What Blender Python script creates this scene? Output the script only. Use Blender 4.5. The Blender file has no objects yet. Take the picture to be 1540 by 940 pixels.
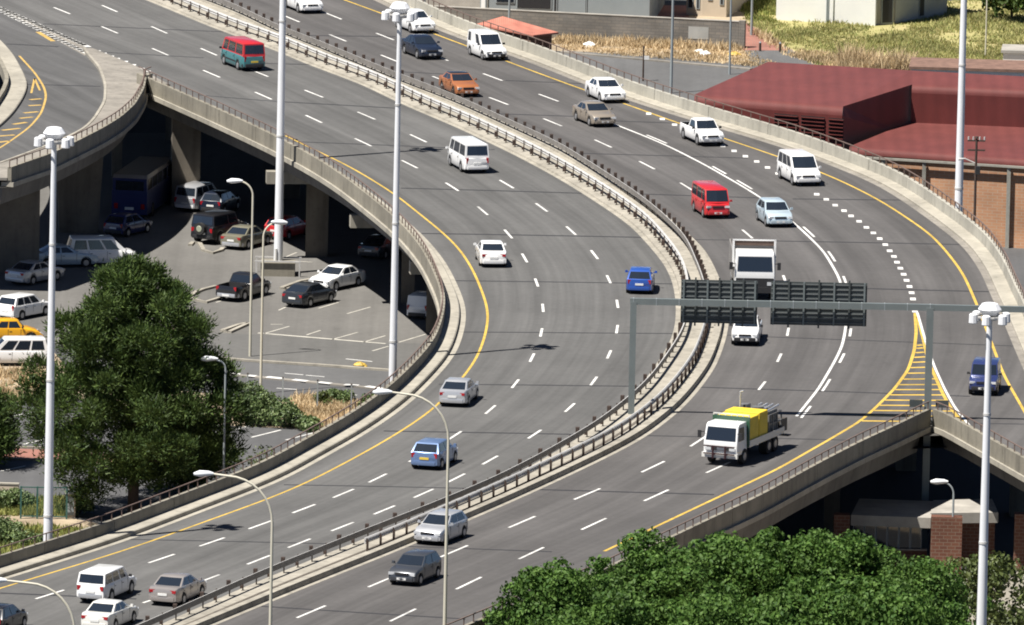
import bpy, bmesh, math, random
import numpy as np
from mathutils import Vector, Matrix
rnd = random.Random(7)
nrg = np.random.default_rng(11)
SC = bpy.context.scene
COL = SC.collection
rad = math.radians

# ------------------------------------------------------------------ camera and measuring
F = 20000.0; PITCH = rad(9); ROLL = rad(1.2); HC = 125.0
CAM = Vector((0, -HC / math.tan(PITCH), HC))
ROT = Matrix.Rotation(math.pi / 2 - PITCH, 3, 'X') @ Matrix.Rotation(ROLL, 3, 'Z')
cam = bpy.data.cameras.new('camera'); camo = bpy.data.objects.new('camera', cam); COL.objects.link(camo)
camo.matrix_world = Matrix.Translation(CAM) @ ROT.to_4x4()
cam.sensor_width = 36; cam.lens = F / 1540 * 36; cam.clip_start = 20; cam.clip_end = 6000
SC.camera = camo
GZ = -7.4                                   # street level below the raised road


def PX(x, y, z=0.0):
    """world point at height z seen at photo position x, y"""
    d = ROT @ Vector(((x - 770) / F, (470 - y) / F, -1))
    t = (z - CAM.z) / d.z
    return CAM + d * t


def PJ(p):
    d = ROT.transposed() @ (Vector(p) - CAM)
    return 770 + F * d.x / -d.z, 470 - F * d.y / -d.z


def height_at(xy, py):
    """z at which a vertical line over xy is seen at photo row py"""
    lo, hi = -30.0, 80.0
    for _ in range(50):
        m = (lo + hi) / 2
        if PJ((xy[0], xy[1], m))[1] > py: lo = m
        else: hi = m
    return lo


# ------------------------------------------------------------------ materials
MATS = {}


def srgb(r, g, b):
    f = lambda c: (c / 255 / 12.92) if c / 255 <= .04045 else ((c / 255 + .055) / 1.055) ** 2.4
    return (f(r), f(g), f(b), 1)


def mat(name, col, rough=.7, metal=0, coat=0, spec=.5, var=0.0, vscale=.6, bump=0.0, bscale=8.0, stain=0.0):
    if name in MATS: return MATS[name]
    m = bpy.data.materials.new(name); m.use_nodes = True
    nt = m.node_tree; b = nt.nodes['Principled BSDF']
    c = tuple(col[:3]) + (1,)
    b.inputs['Base Color'].default_value = c
    b.inputs['Roughness'].default_value = rough; b.inputs['Metallic'].default_value = metal
    b.inputs['Coat Weight'].default_value = coat; b.inputs['Coat Roughness'].default_value = .06
    b.inputs['Specular IOR Level'].default_value = spec
    if var or bump:
        tc = nt.nodes.new('ShaderNodeTexCoord')
    if var:
        n = nt.nodes.new('ShaderNodeTexNoise'); n.inputs['Scale'].default_value = vscale; n.inputs['Detail'].default_value = 6
        n.inputs['Roughness'].default_value = .65
        nt.links.new(tc.outputs['Object'], n.inputs['Vector'])
        r = nt.nodes.new('ShaderNodeMapRange'); r.inputs['From Min'].default_value = .3; r.inputs['From Max'].default_value = .7
        r.inputs['To Min'].default_value = 1 - var; r.inputs['To Max'].default_value = 1 + var
        nt.links.new(n.outputs['Fac'], r.inputs['Value'])
        mx = nt.nodes.new('ShaderNodeVectorMath'); mx.operation = 'SCALE'
        mx.inputs[0].default_value = c[:3]
        out = r.outputs['Result']
        if stain:            # rain streaks and soot: noise drawn out downwards, plus broad grey patches
            for sc_, a_, c_, lo in (((1.6, 1.6, .12), .50, .78, 1 - stain), ((.16, .16, .16), .42, .70, 1 - stain * .7), ((5, 5, 3), .55, .75, 1 - stain * .5)):
                mp = nt.nodes.new('ShaderNodeMapping'); mp.inputs['Scale'].default_value = sc_; nt.links.new(tc.outputs['Object'], mp.inputs['Vector'])
                ns = nt.nodes.new('ShaderNodeTexNoise'); ns.inputs['Scale'].default_value = 1; ns.inputs['Detail'].default_value = 5; nt.links.new(mp.outputs['Vector'], ns.inputs['Vector'])
                q = nt.nodes.new('ShaderNodeMapRange'); q.inputs['From Min'].default_value = a_; q.inputs['From Max'].default_value = c_; q.inputs['To Min'].default_value = 1; q.inputs['To Max'].default_value = lo
                nt.links.new(ns.outputs['Fac'], q.inputs['Value']); ml = nt.nodes.new('ShaderNodeMath'); ml.operation = 'MULTIPLY'
                nt.links.new(out, ml.inputs[0]); nt.links.new(q.outputs['Result'], ml.inputs[1]); out = ml.outputs[0]
        nt.links.new(out, mx.inputs['Scale'])
        nt.links.new(mx.outputs['Vector'], b.inputs['Base Color'])
    if bump:
        n2 = nt.nodes.new('ShaderNodeTexNoise'); n2.inputs['Scale'].default_value = bscale; n2.inputs['Detail'].default_value = 4
        nt.links.new(tc.outputs['Object'], n2.inputs['Vector'])
        bp = nt.nodes.new('ShaderNodeBump'); bp.inputs['Strength'].default_value = bump; bp.inputs['Distance'].default_value = .05
        nt.links.new(n2.outputs['Fac'], bp.inputs['Height']); nt.links.new(bp.outputs['Normal'], b.inputs['Normal'])
    MATS[name] = m
    return m


def asphalt(name, base, tint, streak=.22):
    """road surface: long wheel and oil bands along the lanes (UV: u across, v along, in metres), patches, grain"""
    m = bpy.data.materials.new(name); m.use_nodes = True; MATS[name] = m
    nt = m.node_tree; N = nt.nodes; L = nt.links; b = N['Principled BSDF']
    uv = N.new('ShaderNodeUVMap'); tc = N.new('ShaderNodeTexCoord')
    def noise(vec, sc, scale, det=4):
        mp = N.new('ShaderNodeMapping'); mp.inputs['Scale'].default_value = sc; L.new(vec, mp.inputs['Vector'])
        n = N.new('ShaderNodeTexNoise'); n.inputs['Scale'].default_value = scale; n.inputs['Detail'].default_value = det
        n.inputs['Roughness'].default_value = .6
        L.new(mp.outputs['Vector'], n.inputs['Vector']); return n.outputs['Fac']
    def rng(v, a, c, lo, hi):
        r = N.new('ShaderNodeMapRange'); r.inputs['From Min'].default_value = a; r.inputs['From Max'].default_value = c
        r.inputs['To Min'].default_value = lo; r.inputs['To Max'].default_value = hi; L.new(v, r.inputs['Value']); return r.outputs['Result']
    def mul(a, c):
        q = N.new('ShaderNodeMath'); q.operation = 'MULTIPLY'; L.new(a, q.inputs[0]); L.new(c, q.inputs[1]); return q.outputs[0]
    s1 = rng(noise(uv.outputs['UV'], (.62, .010, 1), 1.0, 4), .3, .7, 1 - streak * 1.15, 1 + streak * 1.15)
    s2 = rng(noise(uv.outputs['UV'], (3.0, .05, 1), 1.0, 3), .3, .7, 1 - streak * .35, 1 + streak * .35)
    p1 = rng(noise(tc.outputs['Object'], (1, 1, 1), .09, 5), .3, .7, .87, 1.13)
    p2 = rng(noise(tc.outputs['Object'], (1, 1, 1), 2.2, 5), .3, .7, .93, 1.07)
    p3 = rng(noise(uv.outputs['UV'], (1.2, .35, 1), .5, 6), .62, .78, 1.0, .80)
    v = mul(mul(mul(s1, s2), mul(p1, p2)), p3)
    sc = N.new('ShaderNodeVectorMath'); sc.operation = 'SCALE'; sc.inputs[0].default_value = tuple(base * t for t in tint)
    L.new(v, sc.inputs['Scale']); L.new(sc.outputs['Vector'], b.inputs['Base Color'])
    b.inputs['Roughness'].default_value = .86; b.inputs['Specular IOR Level'].default_value = .3
    return m


def leafmat(name, dark, light, rough=.5, spec=.5, trans=.25):
    m = bpy.data.materials.new(name); m.use_nodes = True; MATS[name] = m
    nt = m.node_tree; N = nt.nodes; L = nt.links; b = N['Principled BSDF']
    g = N.new('ShaderNodeNewGeometry')
    cr = N.new('ShaderNodeValToRGB'); cr.color_ramp.elements[0].color = tuple(dark) + (1,); cr.color_ramp.elements[1].color = tuple(light) + (1,)
    L.new(g.outputs['Random Per Island'], cr.inputs['Fac'])
    tc = N.new('ShaderNodeTexCoord'); n = N.new('ShaderNodeTexNoise'); n.inputs['Scale'].default_value = .45
    L.new(tc.outputs['Object'], n.inputs['Vector'])
    r = N.new('ShaderNodeMapRange'); r.inputs['From Min'].default_value = .3; r.inputs['From Max'].default_value = .7
    r.inputs['To Min'].default_value = .72; r.inputs['To Max'].default_value = 1.28; L.new(n.outputs['Fac'], r.inputs['Value'])
    s = N.new('ShaderNodeVectorMath'); s.operation = 'SCALE'; L.new(cr.outputs['Color'], s.inputs[0]); L.new(r.outputs['Result'], s.inputs['Scale'])
    L.new(s.outputs['Vector'], b.inputs['Base Color'])
    b.inputs['Roughness'].default_value = rough; b.inputs['Specular IOR Level'].default_value = spec
    if trans:
        t = N.new('ShaderNodeBsdfTranslucent'); L.new(s.outputs['Vector'], t.inputs['Color'])
        mx = N.new('ShaderNodeMixShader'); mx.inputs[0].default_value = trans
        L.new(b.outputs[0], mx.inputs[1]); L.new(t.outputs[0], mx.inputs[2]); L.new(mx.outputs[0], N['Material Output'].inputs['Surface'])
    return m


def wavemat(name, base, var=.12, scale=5.0, axis='X', rough=.6, blotch=.12):
    """ribbed sheet metal or coursed stone: base colour with fine ribs as bump"""
    m = mat(name, base, rough, var=blotch, vscale=.5)
    nt = m.node_tree; N = nt.nodes; L = nt.links; b = N['Principled BSDF']
    tc = N.new('ShaderNodeTexCoord'); w = N.new('ShaderNodeTexWave'); w.bands_direction = axis; w.inputs['Scale'].default_value = scale
    w.inputs['Distortion'].default_value = .2
    L.new(tc.outputs['Object'], w.inputs['Vector'])
    src = b.inputs['Base Color'].links[0].from_socket; w2 = N.new('ShaderNodeTexWave'); w2.bands_direction = axis; w2.inputs['Scale'].default_value = .33; w2.inputs['Distortion'].default_value = .1; w2.inputs['Detail Scale'].default_value = .2
    L.new(tc.outputs['Object'], w2.inputs['Vector']); r2 = N.new('ShaderNodeMapRange'); r2.inputs['To Min'].default_value = .93; r2.inputs['To Max'].default_value = 1.04; L.new(w2.outputs['Fac'], r2.inputs['Value'])
    s2 = N.new('ShaderNodeVectorMath'); s2.operation = 'SCALE'; L.new(src, s2.inputs[0]); L.new(r2.outputs['Result'], s2.inputs['Scale']); L.new(s2.outputs['Vector'], b.inputs['Base Color'])
    bp = N.new('ShaderNodeBump'); bp.inputs['Strength'].default_value = .5; bp.inputs['Distance'].default_value = .06
    L.new(w.outputs['Fac'], bp.inputs['Height']); L.new(bp.outputs['Normal'], b.inputs['Normal'])
    return m


def brickmat(name, c1, c2, mortar, scale=1.0, bw=.45, bh=.2, wall=True):
    m = bpy.data.materials.new(name); m.use_nodes = True; MATS[name] = m
    nt = m.node_tree; N = nt.nodes; L = nt.links; b = N['Principled BSDF']
    tc = N.new('ShaderNodeTexCoord'); sp = N.new('ShaderNodeSeparateXYZ'); cb = N.new('ShaderNodeCombineXYZ')
    L.new(tc.outputs['Object'], sp.inputs[0])
    ad = N.new('ShaderNodeMath'); ad.operation = 'ADD'; L.new(sp.outputs['X'], ad.inputs[0]); L.new(sp.outputs['Y'], ad.inputs[1])
    if wall:
        L.new(ad.outputs[0], cb.inputs['X']); L.new(sp.outputs['Z'], cb.inputs['Y'])
    else:
        L.new(sp.outputs['X'], cb.inputs['X']); L.new(sp.outputs['Y'], cb.inputs['Y'])
    t = N.new('ShaderNodeTexBrick'); t.inputs['Color1'].default_value = tuple(c1) + (1,); t.inputs['Color2'].default_value = tuple(c2) + (1,)
    t.inputs['Mortar'].default_value = tuple(mortar) + (1,); t.inputs['Scale'].default_value = scale
    t.inputs['Brick Width'].default_value = bw; t.inputs['Row Height'].default_value = bh; t.inputs['Mortar Size'].default_value = .018
    L.new(cb.outputs[0], t.inputs['Vector'])
    n = N.new('ShaderNodeTexNoise'); n.inputs['Scale'].default_value = .5; n.inputs['Detail'].default_value = 5; L.new(tc.outputs['Object'], n.inputs['Vector'])
    r = N.new('ShaderNodeMapRange'); r.inputs['From Min'].default_value = .3; r.inputs['From Max'].default_value = .7
    r.inputs['To Min'].default_value = .78; r.inputs['To Max'].default_value = 1.2; L.new(n.outputs['Fac'], r.inputs['Value'])
    s = N.new('ShaderNodeVectorMath'); s.operation = 'SCALE'; L.new(t.outputs['Color'], s.inputs[0]); L.new(r.outputs['Result'], s.inputs['Scale'])
    L.new(s.outputs['Vector'], b.inputs['Base Color']); b.inputs['Roughness'].default_value = .85
    return m


def dirtmat(name, stops, scale=.25, rough=.95):
    m = bpy.data.materials.new(name); m.use_nodes = True; MATS[name] = m
    nt = m.node_tree; N = nt.nodes; L = nt.links; b = N['Principled BSDF']
    tc = N.new('ShaderNodeTexCoord'); n = N.new('ShaderNodeTexNoise'); n.inputs['Scale'].default_value = scale; n.inputs['Detail'].default_value = 8
    n.inputs['Roughness'].default_value = .7
    L.new(tc.outputs['Object'], n.inputs['Vector'])
    cr = N.new('ShaderNodeValToRGB'); e = cr.color_ramp.elements
    e[0].position = .3; e[0].color = tuple(stops[0]) + (1,); e[1].position = .7; e[1].color = tuple(stops[-1]) + (1,)
    for i, s in enumerate(stops[1:-1]):
        q = e.new(.3 + .4 * (i + 1) / (len(stops) - 1)); q.color = tuple(s) + (1,)
    L.new(n.outputs['Fac'], cr.inputs['Fac']); L.new(cr.outputs['Color'], b.inputs['Base Color']); b.inputs['Roughness'].default_value = rough
    b.inputs['Specular IOR Level'].default_value = .2
    return m


M_ROADL = asphalt('asphalt_worn', .098, (1.0, .985, .955))
M_ROADR = asphalt('asphalt_dark', .079, (1.03, .98, .955))
M_ROADP = asphalt('asphalt_loop', .085, (1.0, .99, .98))
M_LOT = asphalt('asphalt_lot', .122, (1.04, 1.0, .93), .10)
M_STREET = asphalt('asphalt_street', .105, (1.0, 1.0, 1.0), .08)
M_LOTD = asphalt('asphalt_grey', .085, (1.0, 1.0, 1.02), .08)
M_JOINT = mat('joint_rubber', (.022, .022, .025), .8)
M_WHITE = mat('road_paint_white', (.70, .69, .66), .6, var=.16, vscale=1.5, stain=.35)
M_YEL = mat('road_paint_yellow', (.58, .39, .07), .6, var=.18, vscale=1.2, stain=.35)
M_YELF = mat('road_paint_faded_yellow', (.45, .30, .085), .7, var=.22, vscale=1.2)
M_KERB = mat('kerb_concrete', (.325, .30, .25), .85, var=.2, vscale=.7, bump=.2, stain=.35)
M_GUT = mat('gutter_concrete', (.24, .22, .19), .85, var=.22, vscale=.5, stain=.35)
M_WALK = mat('walkway_concrete', (.345, .32, .265), .85, var=.14, vscale=.5, stain=.3)
M_PAR = mat('parapet_concrete', (.24, .22, .175), .85, var=.2, vscale=.45, bump=.2, stain=.4)
M_PARW = mat('pale_barrier_concrete', (.365, .35, .30), .85, var=.14, vscale=.5, bump=.2, stain=.3)
M_BEAM = mat('beam_concrete', (.165, .158, .145), .9, var=.2, vscale=.35, stain=.35)
M_SOFF = mat('shade_dark_soffit', (.07, .066, .06), .95, var=.3, vscale=.3)  # extra dark colour deepens the shade under the decks
M_PIER = mat('pier_concrete', (.16, .138, .108), .9, var=.2, vscale=.5, stain=.4)
M_RAIL = mat('weathered_rail', (.13, .09, .075), .8, var=.25, vscale=2)
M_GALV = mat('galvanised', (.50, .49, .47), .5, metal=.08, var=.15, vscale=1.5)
M_WOOD = mat('dark_post', (.055, .036, .028), .85, var=.3, vscale=2)
M_MAST = mat('mast_white', (.74, .75, .77), .4, var=.05, vscale=.4)
M_LAMPP = mat('lamp_pole_cream', (.55, .52, .42), .5, var=.08, vscale=.5)
M_GPOLE = mat('grey_pole', (.27, .30, .31), .5, var=.1, vscale=.5)
M_SIGN = mat('sign_back', (.055, .065, .065), .6, var=.2, vscale=.8)
M_GANT = mat('gantry_steel', (.165, .19, .19), .5, metal=.2, var=.12, vscale=.6)
M_TYRE = mat('tyre_rubber', (.018, .018, .018), .85)
M_RIM = mat('rim_alloy', (.42, .42, .43), .35, metal=.6)
M_DARK = mat('dark_plastic', (.02, .02, .022), .6)
M_GLASS = mat('tinted_glass', (.016, .022, .032), .05, spec=.9)
M_LAMP = mat('lamp_glass', (.62, .64, .66), .12, metal=.2)
M_TAIL = mat('tail_lamp_red', (.34, .012, .018), .2)
M_AMBER = mat('indicator_amber', (.55, .16, .01), .25)
M_PLW = mat('plate_white', (.72, .72, .70), .5)
M_PLY = mat('plate_yellow', (.70, .50, .06), .5)
M_REDROOF = wavemat('red_sheet_roof', (.142, .037, .032), scale=4.0, axis='X', rough=.6, blotch=.13)
M_REDWALL = wavemat('red_sheet_wall', (.135, .030, .026), scale=4.0, axis='X', rough=.55, blotch=.12)
M_BRICK = brickmat('orange_brick', (.44, .235, .13), (.40, .205, .115), (.42, .30, .21))
M_BRICKR = brickmat('red_brick', (.165, .066, .038), (.125, .046, .028), (.20, .14, .10))
M_STONE = brickmat('grey_block', (.20, .18, .155), (.155, .145, .13), (.12, .115, .105), bw=.6, bh=.22)
M_PAVER = brickmat('red_paver', (.30, .12, .09), (.24, .10, .075), (.2, .13, .1), wall=False, bw=.4, bh=.2)
M_PINKTILE = wavemat('pink_tiles', (.42, .155, .11), scale=2.2, axis='X', rough=.8, blotch=.2)
M_WHITEW = mat('white_wall', (.74, .74, .71), .8, var=.06, vscale=.3)
M_CREAM = mat('cream_wall', (.50, .42, .32), .85, var=.1, vscale=.5)
M_BLUEG = mat('blue_grey_wall', (.25, .28, .29), .8, var=.08, vscale=.4)
M_SLAB = mat('weathered_slab', (.33, .31, .275), .9, var=.25, vscale=.6)
M_BARK = mat('bark', (.075, .052, .038), .95, var=.3, vscale=1.5)
M_PINE = leafmat('pine_needles', (.026, .052, .014), (.080, .120, .026), .6, .25, .15)
M_PINEL = leafmat('young_pine_needles', (.04, .07, .018), (.095, .125, .03), .6, .25, .15)
M_LEAF = leafmat('broad_leaves', (.036, .088, .015), (.115, .20, .042), .6, .25, .32)
M_OLIVE = leafmat('olive_leaves', (.045, .068, .018), (.11, .135, .038), .5, .4, .2)
M_BUSH = leafmat('bush_leaves', (.075, .125, .045), (.17, .22, .08), .5, .4, .2)
M_DRY = leafmat('dry_grass_blades', (.42, .31, .175), (.70, .56, .36), .85, .1, .25)
M_GREENG = leafmat('green_grass_blades', (.12, .17, .04), (.30, .28, .09), .8, .2, .2)
M_YGRASS = leafmat('yellow_green_grass_blades', (.21, .245, .085), (.46, .41, .19), .85, .1, .25)
M_SOIL = dirtmat('soil', [(.20, .155, .105), (.33, .265, .185), (.44, .365, .26)], .3)
M_FIELD = dirtmat('field_soil', [(.20, .22, .07), (.33, .30, .13), (.44, .36, .20)], .12)
M_YARD = dirtmat('pale_yard', [(.20, .185, .155), (.26, .24, .20), (.30, .275, .23)], .15)


# ------------------------------------------------------------------ object helpers
def tag(o, label=None, cat=None, group=None, kind=None):
    if label: o['label'] = label
    if cat: o['category'] = cat
    if group: o['group'] = group
    if kind: o['kind'] = kind
    return o


def empty(name, loc=(0, 0, 0), rz=0.0, label=None, cat=None, group=None):
    o = bpy.data.objects.new(name, None); COL.objects.link(o); o.location = loc; o.rotation_euler = (0, 0, rz)
    o.empty_display_size = .3
    return tag(o, label, cat, group)


def link(name, me, m, parent=None):
    o = bpy.data.objects.new(name, me); COL.objects.link(o)
    if m is not None:
        for q in (m if isinstance(m, (list, tuple)) else [m]): me.materials.append(q)
    if parent is not None: o.parent = parent
    return o


class MB:
    """collects shapes and links them as one mesh object"""
    def __init__(s): s.v = []; s.f = []; s.mi = []; s.cur = 0
    def add(s, vs, fs):
        o = len(s.v); s.v += [tuple(p) for p in vs]
        for f in fs: s.f.append([i + o for i in f]); s.mi.append(s.cur)
        return s
    def box(s, c, d, rz=0.0, taper=1.0):
        cx, cy, cz = c; x, y, z = d[0] / 2, d[1] / 2, d[2] / 2; cs, sn = math.cos(rz), math.sin(rz); vs = []
        for zz, k in ((-z, 1), (z, taper)):
            for xx, yy in ((-x, -y), (x, -y), (x, y), (-x, y)):
                xx *= k; yy *= k
                vs.append((cx + xx * cs - yy * sn, cy + xx * sn + yy * cs, cz + zz))
        return s.add(vs, [(0, 3, 2, 1), (4, 5, 6, 7), (0, 1, 5, 4), (1, 2, 6, 5), (2, 3, 7, 6), (3, 0, 4, 7)])
    def bar(s, a, b, w, h=None):
        h = h or w; a = Vector(a); b = Vector(b); d = (b - a).normalized()
        u = d.cross(Vector((0, 0, 1)));
        if u.length < 1e-3: u = Vector((1, 0, 0))
        u.normalize(); n = u.cross(d).normalized(); vs = []
        for p in (a, b):
            for i, j in ((-1, -1), (1, -1), (1, 1), (-1, 1)): vs.append(p + u * (i * w / 2) + n * (j * h / 2))
        return s.add(vs, [(0, 3, 2, 1), (4, 5, 6, 7), (0, 1, 5, 4), (1, 2, 6, 5), (2, 3, 7, 6), (3, 0, 4, 7)])
    def tube(s, pts, rs, n=10, cap=True):
        pts = [Vector(p) for p in pts]
        if not isinstance(rs, (list, tuple)): rs = [rs] * len(pts)
        vs = []; fs = []; ref = None
        for i, p in enumerate(pts):
            d = (pts[min(i + 1, len(pts) - 1)] - pts[max(i - 1, 0)]).normalized()
            if ref is None:
                ref = d.cross(Vector((0, 1, 0)))
                if ref.length < .05: ref = d.cross(Vector((1, 0, 0)))
            u = (ref - d * ref.dot(d)).normalized(); w = d.cross(u); ref = u
            for k in range(n):
                a = 2 * math.pi * k / n; vs.append(p + (u * math.cos(a) + w * math.sin(a)) * rs[i])
        for i in range(len(pts) - 1):
            for k in range(n):
                fs.append((i * n + k, i * n + (k + 1) % n, (i + 1) * n + (k + 1) % n, (i + 1) * n + k))
        if cap:
            fs.append(tuple(range(n - 1, -1, -1))); fs.append(tuple((len(pts) - 1) * n + k for k in range(n)))
        return s.add(vs, fs)
    def prism(s, poly, z0, z1):
        n = len(poly); vs = [(p[0], p[1], z0) for p in poly] + [(p[0], p[1], z1) for p in poly]
        return s.add(vs, [tuple(range(n - 1, -1, -1)), tuple(range(n, 2 * n))] + [(i, (i + 1) % n, n + (i + 1) % n, n + i) for i in range(n)])
    def quadz(s, pts):
        return s.add(pts, [tuple(range(len(pts)))])
    def build(s, name, m, parent=None, smooth=None, fix=True):
        me = bpy.data.meshes.new(name); me.from_pydata(s.v, [], s.f)
        if any(s.mi): me.polygons.foreach_set('material_index', s.mi)
        if fix or smooth is not None:
            bm = bmesh.new(); bm.from_mesh(me)
            if fix: bmesh.ops.recalc_face_normals(bm, faces=bm.faces)
            if smooth is not None:
                for f in bm.faces: f.smooth = True
                for e in bm.edges:
                    if len(e.link_faces) == 2 and e.calc_face_angle(0) > rad(smooth): e.smooth = False
            bm.to_mesh(me); bm.free()
        me.update()
        return link(name, me, m, parent)


def flat(name, poly, z, m, kind='structure', uvs=None, label=None, cat=None):
    """one horizontal sheet facing up"""
    me = bpy.data.meshes.new(name)
    pts = [(p[0], p[1], z) for p in poly]
    a = sum(pts[i][0] * pts[(i + 1) % len(pts)][1] - pts[(i + 1) % len(pts)][0] * pts[i][1] for i in range(len(pts)))
    if a < 0: pts.reverse()
    me.from_pydata(pts, [], [list(range(len(pts)))])
    uvl = me.uv_layers.new(name='UVMap')
    for l in me.loops: uvl.data[l.index].uv = pts[l.vertex_index][:2]
    o = link(name, me, m); return tag(o, label, cat, kind=kind)


def pxflat(name, pts, z, m, **k): return flat(name, [PX(x, y, z) for x, y in pts], z, m, **k)


# ------------------------------------------------------------------ alignment curves
class Edge:
    """an alignment line x(Y) on the road deck, from photo points"""
    def __init__(s, pts, sigma=3.0, ext=True):
        P = sorted([(p[1], p[0]) for p in pts]); ys = np.array([p[0] for p in P]); xs = np.array([p[1] for p in P])
        s.y0, s.y1 = ys[0], ys[-1]
        k = min(len(P) - 1, 2)
        s0 = (xs[k] - xs[0]) / (ys[k] - ys[0]); s1 = (xs[-1] - xs[-1 - k]) / (ys[-1] - ys[-1 - k])
        Y = np.arange(-460, 460, 1.0); X = np.interp(Y, ys, xs)
        X = np.where(Y < ys[0], xs[0] + (Y - ys[0]) * s0, X); X = np.where(Y > ys[-1], xs[-1] + (Y - ys[-1]) * s1, X)
        if sigma > 0:
            r = int(sigma * 3) + 1; kk = np.exp(-.5 * (np.arange(-r, r + 1) / sigma) ** 2); kk /= kk.sum()
            Xp = np.concatenate([X[0] + s0 * np.arange(-r, 0), X, X[-1] + s1 * np.arange(1, r + 1)])
            X = np.convolve(Xp, kk, 'valid')
        s.Y = Y; s.X = X
    def x(s, y): return float(np.interp(y, s.Y, s.X))
    def slope(s, y): return (s.x(y + 1) - s.x(y - 1)) / 2
    def pt(s, y, z=0): return Vector((s.x(y), y, z))
    def line(s, ya, yb, step=1.5):
        n = max(2, int(abs(yb - ya) / step) + 1)
        return [s.pt(ya + (yb - ya) * i / (n - 1)) for i in range(n)]


def E(px, z=0, sigma=3.0): return Edge([PX(x, y, z) for x, y in px], sigma)


def normals(pl):
    out = []
    for i in range(len(pl)):
        d = pl[min(i + 1, len(pl) - 1)] - pl[max(i - 1, 0)]; d.z = 0; d.normalize()
        out.append(Vector((d.y, -d.x, 0)))
    return out


def offset(pl, d):
    """shift to the right-hand side of the travel direction of the polyline"""
    return [p + n * d for p, n in zip(pl, normals(pl))]


def resample(pl, step):
    out = [pl[0].copy()]; acc = 0.0
    for a, b in zip(pl, pl[1:]):
        L = (b - a).length; t = step - acc
        while t <= L:
            out.append(a.lerp(b, t / L)); t += step
        acc = L - (t - step)
    return out


def sweep(mb, pl, prof, closed=True):
    """profile of (offset to the right, z) pairs along a polyline"""
    ns = normals(pl); n = len(prof); vs = []; fs = []
    for p, q in zip(pl, ns):
        for d, z in prof: vs.append((p.x + q.x * d, p.y + q.y * d, p.z + z))
    m = n if closed else n - 1
    for i in range(len(pl) - 1):
        for k in range(m): fs.append((i * n + k, i * n + (k + 1) % n, (i + 1) * n + (k + 1) % n, (i + 1) * n + k))
    if closed: fs.append(tuple(range(n))); fs.append(tuple((len(pl) - 1) * n + k for k in range(n - 1, -1, -1)))
    return mb.add(vs, fs)


def inframe(p, m=25):
    x, y = PJ(p); return -m < x < 1540 + m and -m < y < 940 + m


# photo lines of the road (pixel positions traced from the photograph)
ML = E([(226, 0), (338, 47), (400, 67.5), (468, 97), (551, 127), (608, 156), (692, 191), (770, 228), (794, 240), (851, 271), (905, 305), (955, 339), (988, 375),
        (1009, 401), (1020, 427), (1024, 455), (1024, 481), (1020, 504), (1009, 527), (989, 556), (968, 585), (939, 613), (890, 652), (812, 698), (733, 739), (640, 778),
        (562, 808), (502, 832), (432, 860), (380, 881), (260, 935)])
MR = E([(299, 0), (364, 23), (429, 56), (492, 79), (538, 99), (614, 130), (697, 161), (746, 184), (851, 232), (925, 277), (981, 312), (1020, 342), (1056, 375), (1076, 415), (1088, 450), (1092, 480),
        (1087, 509), (1072, 551), (1046, 587), (1020, 616), (973, 653), (942, 671), (877, 703), (780, 748), (692, 786), (601, 825), (536, 851), (458, 882), (380, 914), (330, 935)])
_eu = [PX(x, y) for x, y in [(233, 140), (310, 174), (400, 216), (458, 246), (505, 275), (562, 320), (600, 352), (632, 390), (645, 415)]]
_eu.reverse(); _kl = [p + n * -1.15 * -1 for p, n in zip(_eu, normals(_eu))]
_kl = [Vector((p.x + abs(n.x) * 1.15, p.y, 0)) for p, n in zip(_eu, normals(_eu))]
_kd = [PX(x, y) for x, y in [(692.5, 460), (693, 475), (690, 494), (679, 530), (663, 551), (640, 574), (614, 602), (562, 639), (528, 661), (484, 683), (427, 719), (400, 729), (338, 753), (260, 782), (182, 814), (78, 845), (0, 870)]]
KL = Edge(_kl + _kd, 4.0)                                        # left kerb of the left carriageway
YL = E([(429, 204), (484, 230.5), (525, 249.5), (593, 291), (640, 329), (666, 349.5), (692, 375), (712, 407), (725, 438), (733.5, 463), (734.5, 481), (728, 512), (715, 543), (692, 573), (655, 613), (614, 642),
        (562, 673), (512, 700), (458, 728), (400, 752), (312, 783), (234, 812), (156, 838), (78, 861), (0, 885)])
YR = E([(518, 0), (593, 27), (655, 52), (702, 69), (780, 99), (877, 135), (947, 158.5), (1033, 190), (1085, 206.5), (1160, 232), (1228, 256), (1270, 274), (1327, 303), (1363, 327), (1400, 352), (1426, 381),
        (1449, 412), (1467, 453), (1478, 481), (1493, 520), (1509, 564), (1530, 600), (1540, 618)])
KR = E([(572, 0), (640, 34), (705, 60), (780, 84), (838, 106.5), (916, 138), (994, 164), (1072, 188), (1160, 213), (1213, 231), (1270, 253), (1322, 274), (1361, 297.5), (1413, 334), (1459, 370), (1485, 407), (1504, 451),
        (1519, 481), (1537, 525)])
GORETOP = PX(1376, 470); GORETIP = PX(1397, 614, .85); GORETIP.z = 0
_pg1 = [PX(x, y, .85) for x, y in [(1380, 620), (1348, 637), (1296, 660), (1226, 696), (1140, 744), (1048, 787), (900, 858), (760, 914), (690, 943)]]
_pg2 = [PX(x, y, .85) for x, y in [(1415, 618), (1452, 639), (1498, 665), (1540, 689)]]
G1 = Edge([GORETIP] + _pg1, 2.0); G2 = Edge([GORETIP] + _pg2, 1.0)
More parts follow.
